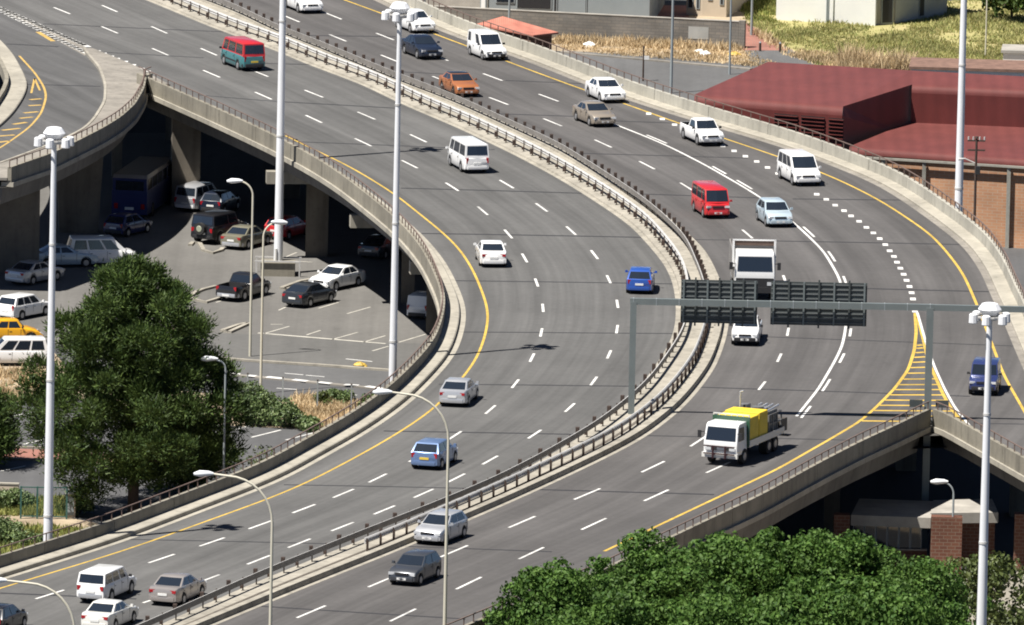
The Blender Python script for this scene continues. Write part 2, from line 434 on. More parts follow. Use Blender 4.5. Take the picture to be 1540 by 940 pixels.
W2PX = [(975.6, 171), (996, 179), (1014.5, 187.5), (1035, 196), (1056, 205), (1087, 219.5), (1104, 227), (1121, 235), (1138, 243), (1154.3, 252), (1170, 261), (1186, 269.5), (1202, 278), (1228.3, 292.3), (1242.6, 300), (1256, 308.7), (1269.4, 317),
        (1280, 324.8), (1292, 333), (1303, 342), (1313.5, 350.3), (1323, 359), (1331.4, 368), (1338, 377.3), (1344.4, 385.8), (1349, 394.4), (1354, 403.5), (1359, 412.6), (1363.4, 421.7), (1367.8, 431), (1371, 440.4), (1373, 449.7), (1375, 458.6), (1376, 468)]
_s = [PX(x, y) for x, y in W2PX]
SPLIT1 = Edge(_s + [GORETIP] + _pg1, 1.5); SPLIT2 = Edge(_s + [GORETIP] + _pg2, 1.5)
YTOP = PX(770, -70).y; YBOT = PX(770, 1180).y
DOT = E([(-40, -12), (60, 38), (130, 70), (166, 84), (221, 107), (236, 118)], 0, 1.5)
YG = PX(230, 128).y                                              # row where the gore starts


# road surfaces -------------------------------------------------------------------------------------
class Arc:
    def __init__(s, e, y0=-460, y1=459):
        ys = np.arange(y0, y1, 1.0); xs = np.array([e.x(y) for y in ys])
        s.ys = ys; s.d = np.concatenate([[0], np.cumsum(np.hypot(np.diff(xs), np.diff(ys)))]); s.e = e
    def at(s, y): return float(np.interp(y, s.ys, s.d))


ARC = Arc(ML)


def ribbon(name, lf, rf, ya, yb, z, m, cols=6, step=1.5, kind='structure'):
    n = int((yb - ya) / step) + 1; vs = []; uv = []; fs = []
    for i in range(n + 1):
        y = ya + (yb - ya) * i / n; xl, xr = lf(y), rf(y)
        sl = ML.slope(y); c = 1 / math.sqrt(1 + sl * sl); v = ARC.at(y)
        for k in range(cols + 1):
            x = xl + (xr - xl) * k / cols
            vs.append((x, y, z)); uv.append(((x - ML.x(y)) * c, v))
    w = cols + 1
    for i in range(n):
        for k in range(cols): fs.append((i * w + k, i * w + k + 1, (i + 1) * w + k + 1, (i + 1) * w + k))
    me = bpy.data.meshes.new(name); me.from_pydata(vs, [], fs); u = me.uv_layers.new(name='UVMap')
    for l in me.loops: u.data[l.index].uv = uv[l.vertex_index]
    return tag(link(name, me, m), kind=kind)


YGT = GORETIP.y
ml_l = lambda y: KL.x(y) if y < YG else DOT.x(y)
ribbon('road', ml_l, ML.x, YBOT, YTOP, 0, M_ROADL)
s1 = lambda y: min(SPLIT1.x(y), YR.x(y) + .02) if y > _s[0].y else SPLIT1.x(y)
s1 = lambda y: SPLIT1.x(y) if y < _s[0].y else YR.x(y) - .4
s2 = lambda y: SPLIT2.x(y) if y < _s[0].y else YR.x(y) - .4
ribbon('road', MR.x, s1, YBOT, YTOP, 0, M_ROADR)
ribbon('road', s2, KR.x, PX(1540, 800).y, YTOP, 0, M_ROADR)
# the loop ramp at the upper left
LK = E([(-60, 30), (-20, 50), (0, 62), (21, 86), (36, 114), (42, 130), (36, 148), (21, 171), (0, 192), (-40, 215), (-90, 240)], 0, 1.5)
EL = Edge([PX(x, y, .85) for x, y in [(221, 113), (217, 133), (203, 157), (182, 176), (156, 192), (117, 212), (78, 231), (39, 244), (0, 258), (-50, 274), (-110, 292)]], 1.0)
RK = E([(130, 84), (148, 104), (157, 130), (156, 156), (140, 182), (125, 197), (95, 212), (60, 226), (30, 237), (-20, 255)], 0, 1.5)
YLB = PX(-60, 270).y
el_r = lambda y: EL.x(y) if y < EL.y1 else DOT.x(y)
ribbon('road', lambda y: LK.x(y), lambda y: (min(EL.x(y), DOT.x(y)) if y < EL.y1 + 2 else DOT.x(y)) - .0, YLB, YTOP, 0, M_ROADP)


# painted markings -----------------------------------------------------------------------------------
def strip(mb, pl, w, z):
    a = offset(pl, -w / 2); b = offset(pl, w / 2); n = len(pl)
    mb.add([(p.x, p.y, z) for p in a] + [(p.x, p.y, z) for p in b], [(i, i + 1, n + i + 1, n + i) for i in range(n - 1)])


def dash(mb, a, b, w=.15, z=.005, fromz=0.0):
    strip(mb, [PX(*a, fromz), PX(*b, fromz)], w, fromz + z)


ylw = MB(); strip(ylw, YL.line(YBOT, PX(429, 204).y), .15, .005); strip(ylw, YR.line(PX(1540, 700).y, YTOP), .17, .005)
GLPX = [(1376, 470), (1378, 499), (1375, 527.5), (1366, 556), (1345, 585), (1317, 613), (1293, 634), (1244, 663), (1179, 700), (1160, 710), (999, 786)]
GL = E(GLPX, 0, 1.0); GR = E([(1379.5, 474), (1389, 512), (1396, 543), (1407.5, 569), (1418, 592.5), (1431, 616), (1444, 631), (1470, 655)], 0, 1.0)
strip(ylw, GL.line(PX(905, 829).y, PX(1376, 471).y), .19, .005)
strip(ylw, GR.line(PX(1448, 636).y, PX(1380, 477).y), .2, .005)
for py in [520, 524.5, 531, 538, 545.5, 553.5, 562, 571, 579.5, 587, 595, 603, 611, 619, 627, 635]:
    yv = PX(1390, py).y; xa = GL.x(yv) + .1; xb = min(GR.x(yv), 99)
    if py > 610: xb = G1.x(yv) - .3 if G1.y0 < yv < G1.y1 else xb
    if xb - xa > .25: strip(ylw, [Vector((xa, yv, 0)), Vector((xb - .1, yv + .35, 0))], .38, .0055)
ylw.build('road_marking', M_YEL)['kind'] = 'structure'
yf = MB()
LY = E([(-40, 15), (12, 66), (29, 84), (52, 109), (66, 130), (70, 145), (62, 171), (44, 192), (0, 223), (-50, 245)], 0, 1.5)
strip(yf, LY.line(PX(-50, 245).y, PX(29, 84).y), .15, .005)
LY2 = E([(46, 120), (52, 136), (50, 150), (40, 170), (25, 187), (0, 205)], 0, 1.0)
for a, b in [((45, 150), (62, 148.5)), ((43, 159), (62, 158)), ((36, 170), (57, 168)), ((30, 178), (49, 176)), ((20, 187), (40, 184)), ((3, 196), (30, 193)), ((-5, 205), (22, 203)), ((-10, 215), (14, 212)), ((47, 140), (52, 118)), ((52, 118), (60, 136)), ((57, 48), (80, 62))]:
    dash(yf, a, b, .14 if abs(a[0] - b[0]) < 12 else .35)
yf.build('road_marking', M_YELF)['kind'] = 'structure'
wm = MB()
# broken lane lines, each stroke placed where it lies
ctr = [  # far left carriageway, two lane lines
    (93, 16), (165, 45), (241, 78), (318, 111), (396, 144), (472, 179), (546, 214), (616, 247), (680, 281), (726, 317), (764.5, 352), (789, 388), (807, 425), (816.5, 463), (814, 500), (800, 538), (775, 577), (737.5, 616), (684, 655), (627, 688), (568, 719), (516.5, 742), (457, 765), (392, 789), (319, 815), (243, 840), (168, 866), (75, 894), (-5, 920),
    (165, 13), (239.5, 45), (314, 78), (390, 110), (472, 141), (551, 174), (629, 208), (695, 241.5), (762, 277), (814.5, 312), (859, 347), (894, 383), (915.5, 420), (928.5, 457), (928, 495), (916, 533), (893, 573), (857, 613), (804, 653), (737, 692), (686, 719), (637, 742), (578, 767), (515, 792), (450, 817), (389, 842), (312, 871), (235, 900), (150, 925),
    # right carriageway
    (438, 28), (508, 57), (586, 88), (664, 120), (750, 152), (831, 184), (907, 216), (973, 248.5), (1033, 281), (1080, 315), (1124, 352), (1160, 383), (1180, 420), (1187, 460), (1185, 499), (1172, 538), (1146, 580), (1105, 622), (1051, 663), (982, 702), (883, 743), (785, 785), (683, 829), (575, 874), (468, 920), (360, 965),
    (501, 24), (579, 55), (660, 86), (741, 116), (825, 147), (987, 745), (893, 788), (799, 832), (705, 877), (606, 925), (1080, 703)]
big = {(883, 743), (785, 785), (683, 829), (575, 874), (468, 920), (360, 965), (987, 745), (893, 788), (799, 832), (705, 877), (606, 925), (982, 702), (1051, 663), (1080, 703)}
lines = []; cur = [ctr[0]]
for c in ctr[1:]:
    if math.hypot(c[0] - cur[-1][0], c[1] - cur[-1][1]) > 130: lines.append(cur); cur = [c]
    else: cur.append(c)
lines.append(cur)
for ln in lines:
    for i, c in enumerate(ln):
        w0 = PX(*c); j = i + 1 if i + 1 < len(ln) else i - 1
        d = (PX(*ln[j]) - w0) if len(ln) > 1 else (PX(987, 745) - w0)
        if 0 < i < len(ln) - 1: d = PX(*ln[i + 1]) - PX(*ln[i - 1])
        d.normalize(); hl = 2.0 if c in big else (1.75 if c[1] < 420 else 1.55)
        strip(wm, [w0 - d * hl, w0 + d * hl], .155, .005)
W1 = E([(922, 186), (973, 206), (1001.5, 218), (1043, 239), (1066, 251), (1124, 284.5), (1150, 301), (1189, 331), (1210, 349.5), (1239, 378), (1262, 417), (1272, 455), (1272.5, 490), (1267, 520), (1254, 546), (1231, 585), (1210, 611), (1198, 626)], 0, 2.0)
strip(wm, W1.line(PX(1198, 626).y, PX(922, 186).y), .16, .005)
for a, b in [(206, 218), (251, 262), (271, 284), (339, 354), (375, 390), (412, 425), (452, 464), (490, 502), (528, 542), (567, 585), (608, 626)]:
    ya, yb = PX(1100, b).y, PX(1100, a).y; strip(wm, offset(W1.line(ya, yb), .33), .15, .005)
for i, (x, y) in enumerate(W2PX):
    p = PX(x, y); strip(wm, [p - Vector((.0, .5, 0)), p + Vector((.0, .5, 0))], .34, .0055)
WG = E([(1379.5, 470), (1393, 517), (1405, 551), (1420.5, 585), (1436, 613), (1459.5, 642), (1475, 660)], 0, 1.0)
strip(wm, WG.line(PX(1460, 643).y, PX(1379.5, 470).y), .15, .006)
for x, y in [(221, 107), (212, 103), (199, 97.5), (187, 92.5), (175, 88), (166, 84.5), (155, 80), (146, 76.5)]:
    p = PX(x, y); strip(wm, [p - Vector((.25, 0, 0)), p + Vector((.25, 0, 0))], .55, .006)
# broad broken white band that leads to the gore
for i in range(26):
    t = i / 25; x = -6 + 134 * t; y = 11 + 62 * t; w = 4 + 3.0 * t
    for s in (-1, 1):
        x2 = x + rnd.uniform(-.8, .8); yy = y + s * w * .5 + (2.0 if s > 0 else -1.0) * t
        p = PX(x2, yy); d = (PX(128, 75) - PX(-6, 13)).normalized()
        strip(wm, [p - d * .75, p + d * .75], .42, .006)
wm.build('road_marking', M_WHITE)['kind'] = 'structure'
gb = MB()
gp = [PX(x, y) for x, y in [(-20, 2), (60, 40), (130, 71), (128, 84), (86, 61), (40, 34), (-20, 8)]]
flat('gore_paving', gp, .003, M_GUT)

# expansion joints
jm = MB()
JT = [((65, 36), (340, 48)), ((10, 66), (88, 70)), ((130, 77), (306, 87)), ((39, 127), (151, 130)), ((299, 143), (421, 153)), ((380, 95), (468, 97)), ((421, 153), (598, 163)), ((440, 213), (744, 225)), ((437, 53), (595, 55)), ((570, 106), (680, 112)),
      ((705, 170), (864, 175)), ((760, 121), (900, 127)), ((924, 182), (1060, 187)), ((859, 230), (1124, 238)), ((603, 283), (890, 291)), ((634, 351), (968, 357)), ((684, 422), (1014, 427)), ((963, 292), (1160, 298)), ((1035, 360), (1098, 361)),
      ((1192, 299), (1361, 301)), ((1098, 361), (1454, 368)), ((1304, 434), (1504, 439)), ((1192, 238), (1240, 240)), ((692, 499.5), (1017, 501.5)), ((660, 578), (976, 581)), ((577, 648), (890, 654)), ((1090, 504), (1535, 521)), ((1048, 582), (1459, 596)),
      ((973, 655), (1272, 662)), ((1465, 637), (1540, 638)), ((182, 811), (505, 818)), ((0, 892), (205, 901)), ((427, 729), (728, 735)), ((601, 821), (830, 830)), ((380, 911), (700, 931)), ((809, 736), (1074, 744)), ((1085, 431), (1300, 434)), ((60, 202), (130, 204))]
for a, b in JT:
    p, q = PX(*a), PX(*b); n = max(2, int((q - p).length / 2)); pts = []
    for i in range(n + 1):
        r = p.lerp(q, i / n); r.y += math.sin(i * .7 + a[0]) * .05; pts.append(r)
    strip(jm, pts, rnd.uniform(.22, .36), .0035)
jm.build('expansion_joint', M_JOINT)['kind'] = 'structure'


# kerbs, walkways, parapets -------------------------------------------------------------------------
def posts_and_rail(root, pl, step, z0, z1, dia, raild, mr, clip=True, lim=96, two=False):
    mb = MB(); sweep(mb, pl, [(-raild / 2, z1 - raild * .7), (raild / 2, z1 - raild * .7), (raild / 2, z1), (-raild / 2, z1)])
    mb.build('top_rail', mr, root)
    ps = [p for p in resample(pl, step) if inframe(p, 30)]
    ps.sort(key=lambda p: p.y)
    me = None
    for p in ps[:lim]:
        if me is None:
            b = MB(); b.box((0, 0, (z0 + z1 - raild * .7) / 2), (dia, dia, z1 - raild * .7 - z0)); o = b.build('post', mr, root); me = o.data
        else:
            o = bpy.data.objects.new('post', me); COL.objects.link(o); o.parent = root
        o.location = p
    if len(ps) > lim:
        b = MB()
        for p in ps[lim:]: b.box((p.x, p.y, (z0 + z1 - raild * .7) / 2), (dia, dia, z1 - raild * .7 - z0))
        b.build('post_row', mr, root)['kind'] = 'stuff'


def parapet(line, side, label, m, group='concrete parapets along the raised roads', top=.85, rail=True):
    """line: outer face; side +1 means the road is on the right of the polyline"""
    r = empty('parapet_wall', (0, 0, 0), 0, label, 'parapet', group)
    mb = MB(); s = side
    pr = [(0, -.12), (0, top), (.27 * s, top), (.29 * s, -.02), (.29 * s, -.12)]; seg = [line[0]]; acc = 0
    for a, c in zip(line, line[1:]):
        L = (c - a).length; acc += L; seg.append(c)
        if acc > 7:
            d = (c - a).normalized(); sweep(mb, seg[:-1] + [c - d * .06], pr); seg = [c]; acc = 0
    if len(seg) > 1: sweep(mb, seg, pr)
    mb.build('wall', m, r)
    if rail: posts_and_rail(r, offset(line, .13 * s), 1.3, top, top + .46, .065, .07, M_RAIL)
    return r


def walkway(line, side, w, m, name='walkway', top=.25):
    mb = MB(); s = side
    sweep(mb, line, [(.30 * s, .0), (.30 * s, top + .015), ((w - .06) * s, top), (w * s, top - .04), (w * s, .0)], closed=True)
    return tag(mb.build(name, m), kind='structure')


lineL = [Vector((p.x, p.y, 0)) for p in KL.line(YBOT, YG)]          # runs away from the camera; road on its right
edgeL = offset(lineL, -1.15)
parapet(edgeL, 1, 'long concrete parapet with thin rail curving along the left edge of the main highway above the parking lot', M_PAR)
walkway(edgeL, 1, 1.15, M_WALK)
mb = MB(); sweep(mb, lineL, [(.004, 0.004), (.004, .006), (.38, .006), (.38, .004)]); tag(mb.build('gutter', M_WALK), kind='structure')
lineR = [Vector((p.x, p.y, 0)) for p in KR.line(PX(1540, 640).y, YTOP)]     # road on its left
edgeR = offset(lineR, 1.15)
parapet(edgeR, -1, 'pale concrete barrier wall with brown rail along the far right side of the highway', M_PARW)
walkway(edgeR, -1, 1.15, M_WALK, top=.16)
mb = MB(); sweep(mb, offset(lineR, -.45), [(0, .004), (0, .006), (.45, .006), (.45, .004)]); tag(mb.build('gutter', M_GUT), kind='structure')
# lower right: the two parapets that meet at the gore tip
l1 = [Vector((p.x, p.y, 0)) for p in G1.line(YBOT, GORETIP.y - .2)]     # road on the left
l1o = offset(l1, .25)
parapet(l1o, -1, 'concrete parapet with thin rail running from the gore tip down to the green trees', M_PAR)
l2 = [Vector((p.x, p.y, 0)) for p in G2.line(PX(1540, 800).y, GORETIP.y - .2)]   # road on the right
l2o = offset(l2, -.02)
parapet(l2o, 1, 'short concrete parapet beside the blue jeep on the ramp at the right edge', M_PAR)
# loop ramp parapet (outer side) and inner side
l3 = [Vector((p.x, p.y, 0)) for p in EL.line(YLB, EL.y1 - .3)]
l3.append(l3[-1] + Vector((.35, 1.2, 0)))
parapet(l3, -1, 'curved concrete parapet with rail round the outside of the loop ramp', M_PAR)
l4 = [Vector((p.x, p.y, 0)) for p in LK.line(YLB, YTOP)]
l4o = offset(l4, -1.5)
parapet(l4o, 1, 'inner parapet of the loop ramp at the left photo edge', M_PAR, rail=False, top=.6)
walkway(l4o, 1, 1.5, M_WALK, top=.2)
# gore: raised paving between loop ramp and main road
def gore():
    ys = np.linspace(YLB, PX(130, 76).y, 60); lf = []; rf = []
    for y in ys:
        a = RK.x(y); b = min(EL.x(y) - .28, DOT.x(y) - .3) if y < EL.y1 else DOT.x(y) - .3
        if b - a < .05: b = a + .05
        lf.append((a, y)); rf.append((b, y))
    mb = MB(); n = len(ys); vs = []
    for (a, y), (b, _) in zip(lf, rf): vs += [(a, y, .0), (a + .03, y, .16), (b, y, .17), (b, y, .0)]
    fs = []
    for i in range(n - 1):
        for k in range(3): fs.append((4 * i + k, 4 * i + k + 1, 4 * i + 5 + k, 4 * i + 4 + k))
    fs += [(0, 1, 2, 3), tuple(4 * (n - 1) + k for k in (3, 2, 1, 0))]
    mb.add(vs, fs); tag(mb.build('gore_paving', M_GUT), kind='structure')
    mb = MB(); sweep(mb, [Vector((a, y, 0)) for a, y in lf], [(-.02, .0), (-.02, .2), (.16, .2), (.16, .1)]); tag(mb.build('kerb', M_KERB), kind='structure')
gore()

# median --------------------------------------------------------------------------------------------
def median():
    n = int((YTOP - YBOT) / 1.5); vs = []; fs = []
    for i in range(n + 1):
        y = YBOT + (YTOP - YBOT) * i / n; a, b = ML.x(y), MR.x(y); w = b - a
        for t, z in ((a - .3, .004), (a, .008), (a + .03, .12), (a + .30, .14), (b - .62, .17), (b - .6, .30), (b - .14, .31), (b - .12, .008), (b + .22, .004)): vs.append((t, y, z))
    k = 9
    for i in range(n):
        for j in range(k - 1): fs.append((i * k + j, i * k + j + 1, (i + 1) * k + j + 1, (i + 1) * k + j))
    mb = MB(); mb.add(vs, fs); tag(mb.build('median', M_KERB, fix=False), kind='structure')
median()
_yy = np.arange(YBOT, PX(1060, 470).y, 1.5)
mb = MB(); sweep(mb, [Vector((ML.x(y) + (MR.x(y) - ML.x(y)) * .60, y, .15)) for y in _yy], [(-.09, .03), (.09, .03), (.09, .035), (-.09, .035)]); tag(mb.build('debris_strip', mat('debris_dirt', (.10, .085, .07), .9, var=.4, vscale=1.0), fix=True), kind='structure')  # dark strip drawn for the line of debris along the median
PATH = [(p, n) for p, n in zip(ML.line(YBOT, YTOP), normals(ML.line(YBOT, YTOP)))]


def guardrail(f, ya, yb, postside, label, z0=.14, low=.40, top=.72, step=1.95, bz=(.12, .45), slim=None):
    """steel beam with dark timber blocks on the traffic side; slim: row below which posts are thin steel"""
    r = empty('guard_rail', (0, 0, 0), 0, label, 'guard rail', 'steel guard rails on the median')
    pl = [Vector((f(y), y, z0)) for y in np.arange(ya, yb, 1.5)]
    mb = MB(); s = postside; h = top - low
    prof = [(0, low), (.05 * s, low + h * .2), (.05 * s, low + h * .33), (.0, low + h * .45), (.0, low + h * .55), (.05 * s, low + h * .67), (.05 * s, low + h * .8), (0, top), (-.05 * s, top + .005), (-.05 * s, low)]
    sweep(mb, pl, prof); mb.mi = [1 if (k % 10 in (8, 9) and k < 10 * (len(pl) - 1)) else 0 for k in range(len(mb.f))]; mb.build('rail', [M_GALV, mat('rail_back_shade', (.17, .16, .15), .7, var=.25, vscale=1.2)], r)  # back faces carry a darker colour as painted shade
    pp = offset(pl, .18 * s); ps = [p for p in resample(pp, step) if inframe(p, 30)]; ps.sort(key=lambda p: p.y)
    me = None; rest = MB()
    for i, p in enumerate(ps):
        if slim is not None and p.y < slim:
            w = (.07, .10); zz = (0, top - .1)
        elif i % 2 and s < 0: w = (.16, .22); zz = (bz[0], bz[0] + .16)
        else: w = (.20, .26); zz = bz if p.y > PX(1020, 500).y else (.32, .86)
        b = MB(); b.box((0, 0, (zz[0] + zz[1]) / 2), (w[0], w[1], zz[1] - zz[0]), rnd.uniform(-.2, .2))
        b.box((-.06 * s, 0, (top + .0) / 2), (.07, .09, top))
        if i < 98:
            o = b.build('post', M_WOOD, r); o.location = p
        else: rest.add([(x + p.x, y + p.y, z + p.z) for x, y, z in b.v], b.f)
    if rest.v: rest.build('post_row', M_WOOD, r)['kind'] = 'stuff'
    return r


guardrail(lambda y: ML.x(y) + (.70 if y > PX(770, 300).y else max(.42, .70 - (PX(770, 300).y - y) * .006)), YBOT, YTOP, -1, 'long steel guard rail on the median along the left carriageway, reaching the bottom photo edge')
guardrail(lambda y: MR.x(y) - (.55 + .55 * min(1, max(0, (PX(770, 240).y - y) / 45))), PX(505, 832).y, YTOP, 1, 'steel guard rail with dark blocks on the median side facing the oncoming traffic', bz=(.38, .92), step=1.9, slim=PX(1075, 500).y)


# bridge structures ---------------------------------------------------------------------------------
def beamset(root, line, side, ledge=.32, depth=1.5):
    """side +1: deck lies on the right of the polyline"""
    s = side; mb = MB()
    sweep(mb, line, [(-.14 * s, -.42), (-.14 * s, -.125), (.7 * s, -.125), (.7 * s, -.401)]); mb.build('edge_slab', M_WALK, root)
    mb = MB(); sweep(mb, line, [(.80 * s, -depth), (.55 * s, -.402), (1.6 * s, -.402), (1.6 * s, -depth)]); mb.build('edge_beam', M_BEAM, root)


main = empty('highway_overpass', (0, 0, 0), 0, 'wide elevated highway deck on concrete piers above the shaded parking lot', 'overpass')
beamset(main, edgeL, 1)
beamset(main, l1o, -1, depth=1.7)
beamset(main, edgeR, -1)
# soffit
n = int((YTOP - YBOT) / 3); vs = []; fs = []
for i in range(n + 1):
    y = YBOT + (YTOP - YBOT) * i / n
    xl = (KL.x(y) if y < YG else DOT.x(y)) - .6; xr = (G1.x(y) if y < GORETIP.y else KR.x(y) + .8)
    vs += [(xl, y, -.45), (xr, y, -.45), (xl + 3, y, -1.35), (xr - 3, y, -1.35)]
for i in range(n): fs += [(4 * i, 4 * i + 1, 4 * i + 5, 4 * i + 4), (4 * i + 2, 4 * i + 3, 4 * i + 7, 4 * i + 6)]
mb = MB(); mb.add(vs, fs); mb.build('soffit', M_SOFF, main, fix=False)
def column(root, p, w, d, rz=0.0, top=-1.4, taper=1.0, name='column'):
    b = MB(); b.box((p.x, p.y, (GZ + top) / 2), (w, d, top - GZ), rz, taper); b.build(name, M_PIER, root)
for x, y, w, d in [(476, 384, 1.45, 1.5), (613, 455, .85, 1.2), (650, 500, .8, 1.0)]: column(main, PX(x, y, GZ), w, d)
pb = PX(278, 308, GZ); column(main, pb, 1.9, 1.2, .1)
for x, y, ln in [(402, 268, 6), (528, 334, 6), (618, 404, 5)]:
    c = PX(x, y, -1.9); b = MB(); b.box((c.x + ln / 2 - .1, c.y + 1.2, -1.95), (ln, .8, .8), .12); b.build('crosshead', M_WALK, main)
for x, y in [(1250, 812), (1120, 860)]: column(main, PX(x, y, GZ), .9, .9)
for k in range(7):
    y = YTOP - 20 - k * 26; xa = KL.x(y) if y < YG else DOT.x(y); xb = KR.x(y)
    for t in (.3, .55, .8): column(main, Vector((xa + (xb - xa) * t, y, 0)), 1.2, 1.2)
loop = empty('loop_ramp_bridge', (0, 0, 0), 0, 'curved loop ramp bridge at the upper left standing on broad tapered piers', 'bridge')
beamset(loop, l3, -1, depth=1.6)
n = 40; ya, yb = YLB, PX(130, 70).y; vs = []; fs = []
for i in range(n + 1):
    y = ya + (yb - ya) * i / n; vs += [(LK.x(y) - 1, y, -.45), ((EL.x(y) if y < EL.y1 else DOT.x(y)) - .3, y, -.45)]
for i in range(n): fs.append((2 * i, 2 * i + 1, 2 * i + 3, 2 * i + 2))
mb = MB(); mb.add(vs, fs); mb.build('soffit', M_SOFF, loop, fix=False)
for x0, x1, yb_, d, tp in [(-30, 57, 412, 1.1, 1.0), (88, 146, 352, 1.0, 1.25), (167, 182, 268, .8, 1.0)]:
    a = PX(x0, yb_, GZ); b_ = PX(x1, yb_, GZ); c = (a + b_) / 2; column(loop, Vector((c.x, c.y + d / 2 + .6, 0)), (b_ - a).length, d, .06, -1.3, tp, 'pier')
rampb = empty('ramp_bridge', (0, 0, 0), 0, 'slip ramp bridge at the right edge below the blue jeep', 'bridge')
beamset(rampb, l2o, 1, depth=1.5)
n = 20; ya, yb = PX(1540, 790).y, GORETIP.y; vs = []; fs = []
for i in range(n + 1):
    y = ya + (yb - ya) * i / n; vs += [(G2.x(y) + .2, y, -.45), (KR.x(y) + .6, y, -.45)]
for i in range(n): fs.append((2 * i, 2 * i + 1, 2 * i + 3, 2 * i + 2))
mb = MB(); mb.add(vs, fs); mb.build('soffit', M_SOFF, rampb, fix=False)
column(rampb, PX(1500, 800, GZ) + Vector((1.5, 6, 0)), 1.2, 1.5)
# drain pipe stubs and small sign plates at the gore tip
g = empty('gore_marker', GORETIP, 0, 'pair of small dark marker plates on the parapet tip at the gore', 'marker')
for dx in (-.75, .75):
    b = MB(); b.box((dx, -.2, 1.15), (.75, .06, .42)); b.bar((dx, -.17, .7), (dx, -.17, 1.3), .05); b.build('plate', M_SIGN, g)

# ------------------------------------------------------------------ low ground
flat('ground', [(-1500, -1200), (1500, -1200), (1500, 2500), (-1500, 2500)], GZ, asphalt('asphalt_shade_base', .055, (1.0, 1.0, 1.0), .12))  # ground colour kept dark to deepen the shade below the deck
for pp_ in ([(600, 20), (1112, 14), (1180, 78), (1180, 104), (1130, 99), (1020, 89), (930, 83), (600, 60)], [(-90, 545), (20, 525), (60, 505), (120, 575), (380, 597), (540, 622), (720, 640), (720, 700), (560, 692), (470, 648), (340, 640), (70, 594), (-90, 587)],
            [(-120, 738), (400, 780), (400, 1000), (-120, 1000)], [(1180, 60), (1640, 80), (1640, 110), (1200, 108)], [(1320, 338), (1640, 338), (1640, 372), (1440, 372)], [(700, 1000), (1640, 880), (1640, 1300), (700, 1300)]):
    pxflat('soil', pp_, GZ + .002, M_SOIL)
z1 = GZ + .004; z2 = GZ + .008; z3 = GZ + .012
pxflat('parking_lot', [(-90, 200), (720, 200), (720, 560), (583, 557), (380, 544), (100, 528), (60, 505), (20, 525), (-90, 545)], z1, M_LOT)
pxflat('street', [(100, 530), (380, 545), (583, 558.5), (720, 566), (720, 640), (583, 587), (380, 567), (100, 548)], z1, M_STREET)
pxflat('pavement', [(100, 548.5), (380, 567.5), (583, 587.5), (720, 600), (720, 640), (540, 622), (380, 597), (100, 570)], z2, M_LOTD)
pxflat('parking_strip', [(280, 500), (380, 503), (520, 512), (720, 520), (720, 556), (583, 556.5), (380, 543), (280, 536)], z2, asphalt('asphalt_strip', .11, (1.02, 1, .95), .08))
pxflat('parking_lot', [(-90, 585), (70, 592), (340, 640), (470, 646), (560, 690), (400, 840), (-90, 738)], z1, M_LOTD)
pxflat('pavement', [(-60, 672), (70, 676), (240, 690), (240, 705), (60, 692), (-60, 690)], z2, M_PAVER)
pxflat('street', [(845, 76), (930, 81), (1020, 87), (1130, 97), (1120, 76), (1190, 75), (1260, 110), (1260, 170), (1000, 160), (845, 125)], z1, M_STREET)
pxflat('pavement', [(1109, 36), (1126, 36), (1185, 76), (1118, 75.5), (1111, 60)], z2, M_PAVER)
pxflat('street', [(1440, 366), (1640, 366), (1640, 500), (1500, 500)], z1, M_LOTD)
pxflat('yard', [(1400, 870), (1640, 850), (1640, 1100), (1400, 1100)], z1, M_YARD)
pxflat('field', [(1112, 14), (1700, -10), (1700, 105), (1250, 103), (1190, 74), (1128, 36)], z1, M_FIELD)
pk = MB()
for a, b in [((397, 502), (435, 491)), ((461, 504), (482, 497)), ((499, 511), (538, 500)), ((546, 515), (580, 505)), ((522, 472), (557, 462)), ((419, 467), (432, 461)), ((429, 387), (446, 380)), ((431, 392), (470, 394.5)), ((407, 488), (425, 488)), ((479, 464), (509, 455)), ((600, 515), (640, 503)),
             ((560, 528), (584, 521)), ((325, 455), (345, 449)), ((388, 501), (580, 517))]: dash(pk, a, b, .13 if abs(a[0] - b[0]) < 100 else .3, .014, GZ)
pk.build('bay_marking', mat('faded_white', (.42, .40, .35), .8, var=.25, vscale=1.2))['kind'] = 'structure'
pk = MB()
for a, b in [((351, 647), (380, 639)), ((378, 658), (422, 647)), ((430, 662), (472, 651)), ((21, 626), (56, 618.5)), ((18, 673), (65, 661)), ((-5, 661), (16, 657)), ((83, 676), (106, 668)), ((0, 709), (38, 701)), ((416, 584), (446, 586)), ((506, 592), (537, 594.6)), ((10, 612), (20, 609)),
             ((428, 561.5), (456, 564)), ((460, 564.5), (488, 567)), ((560, 544), (520, 540))]: dash(pk, a, b, .16, .014, GZ)
for a, b in [((340, 564), (361, 565)), ((373, 567), (385, 568)), ((401, 569), (425, 571.5)), ((441, 573), (462, 575.5)), ((479, 577), (498, 579)), ((518, 580.5), (539, 582)), ((551, 583), (583, 588))]: dash(pk, a, b, .55, .10, GZ)
pk.build('bay_marking', M_WHITE)['kind'] = 'structure'


def kerbline(pts, w=.16, h=.13, m=None, name='kerb', z=GZ):
    pl = [PX(x, y, z) for x, y in pts]; pl = [Vector((p.x, p.y, z)) for p in pl]
    mb = MB(); sweep(mb, pl, [(-w / 2, 0), (-w / 2, h), (w / 2, h), (w / 2, 0)]); tag(mb.build(name, m or M_KERB), kind='structure')


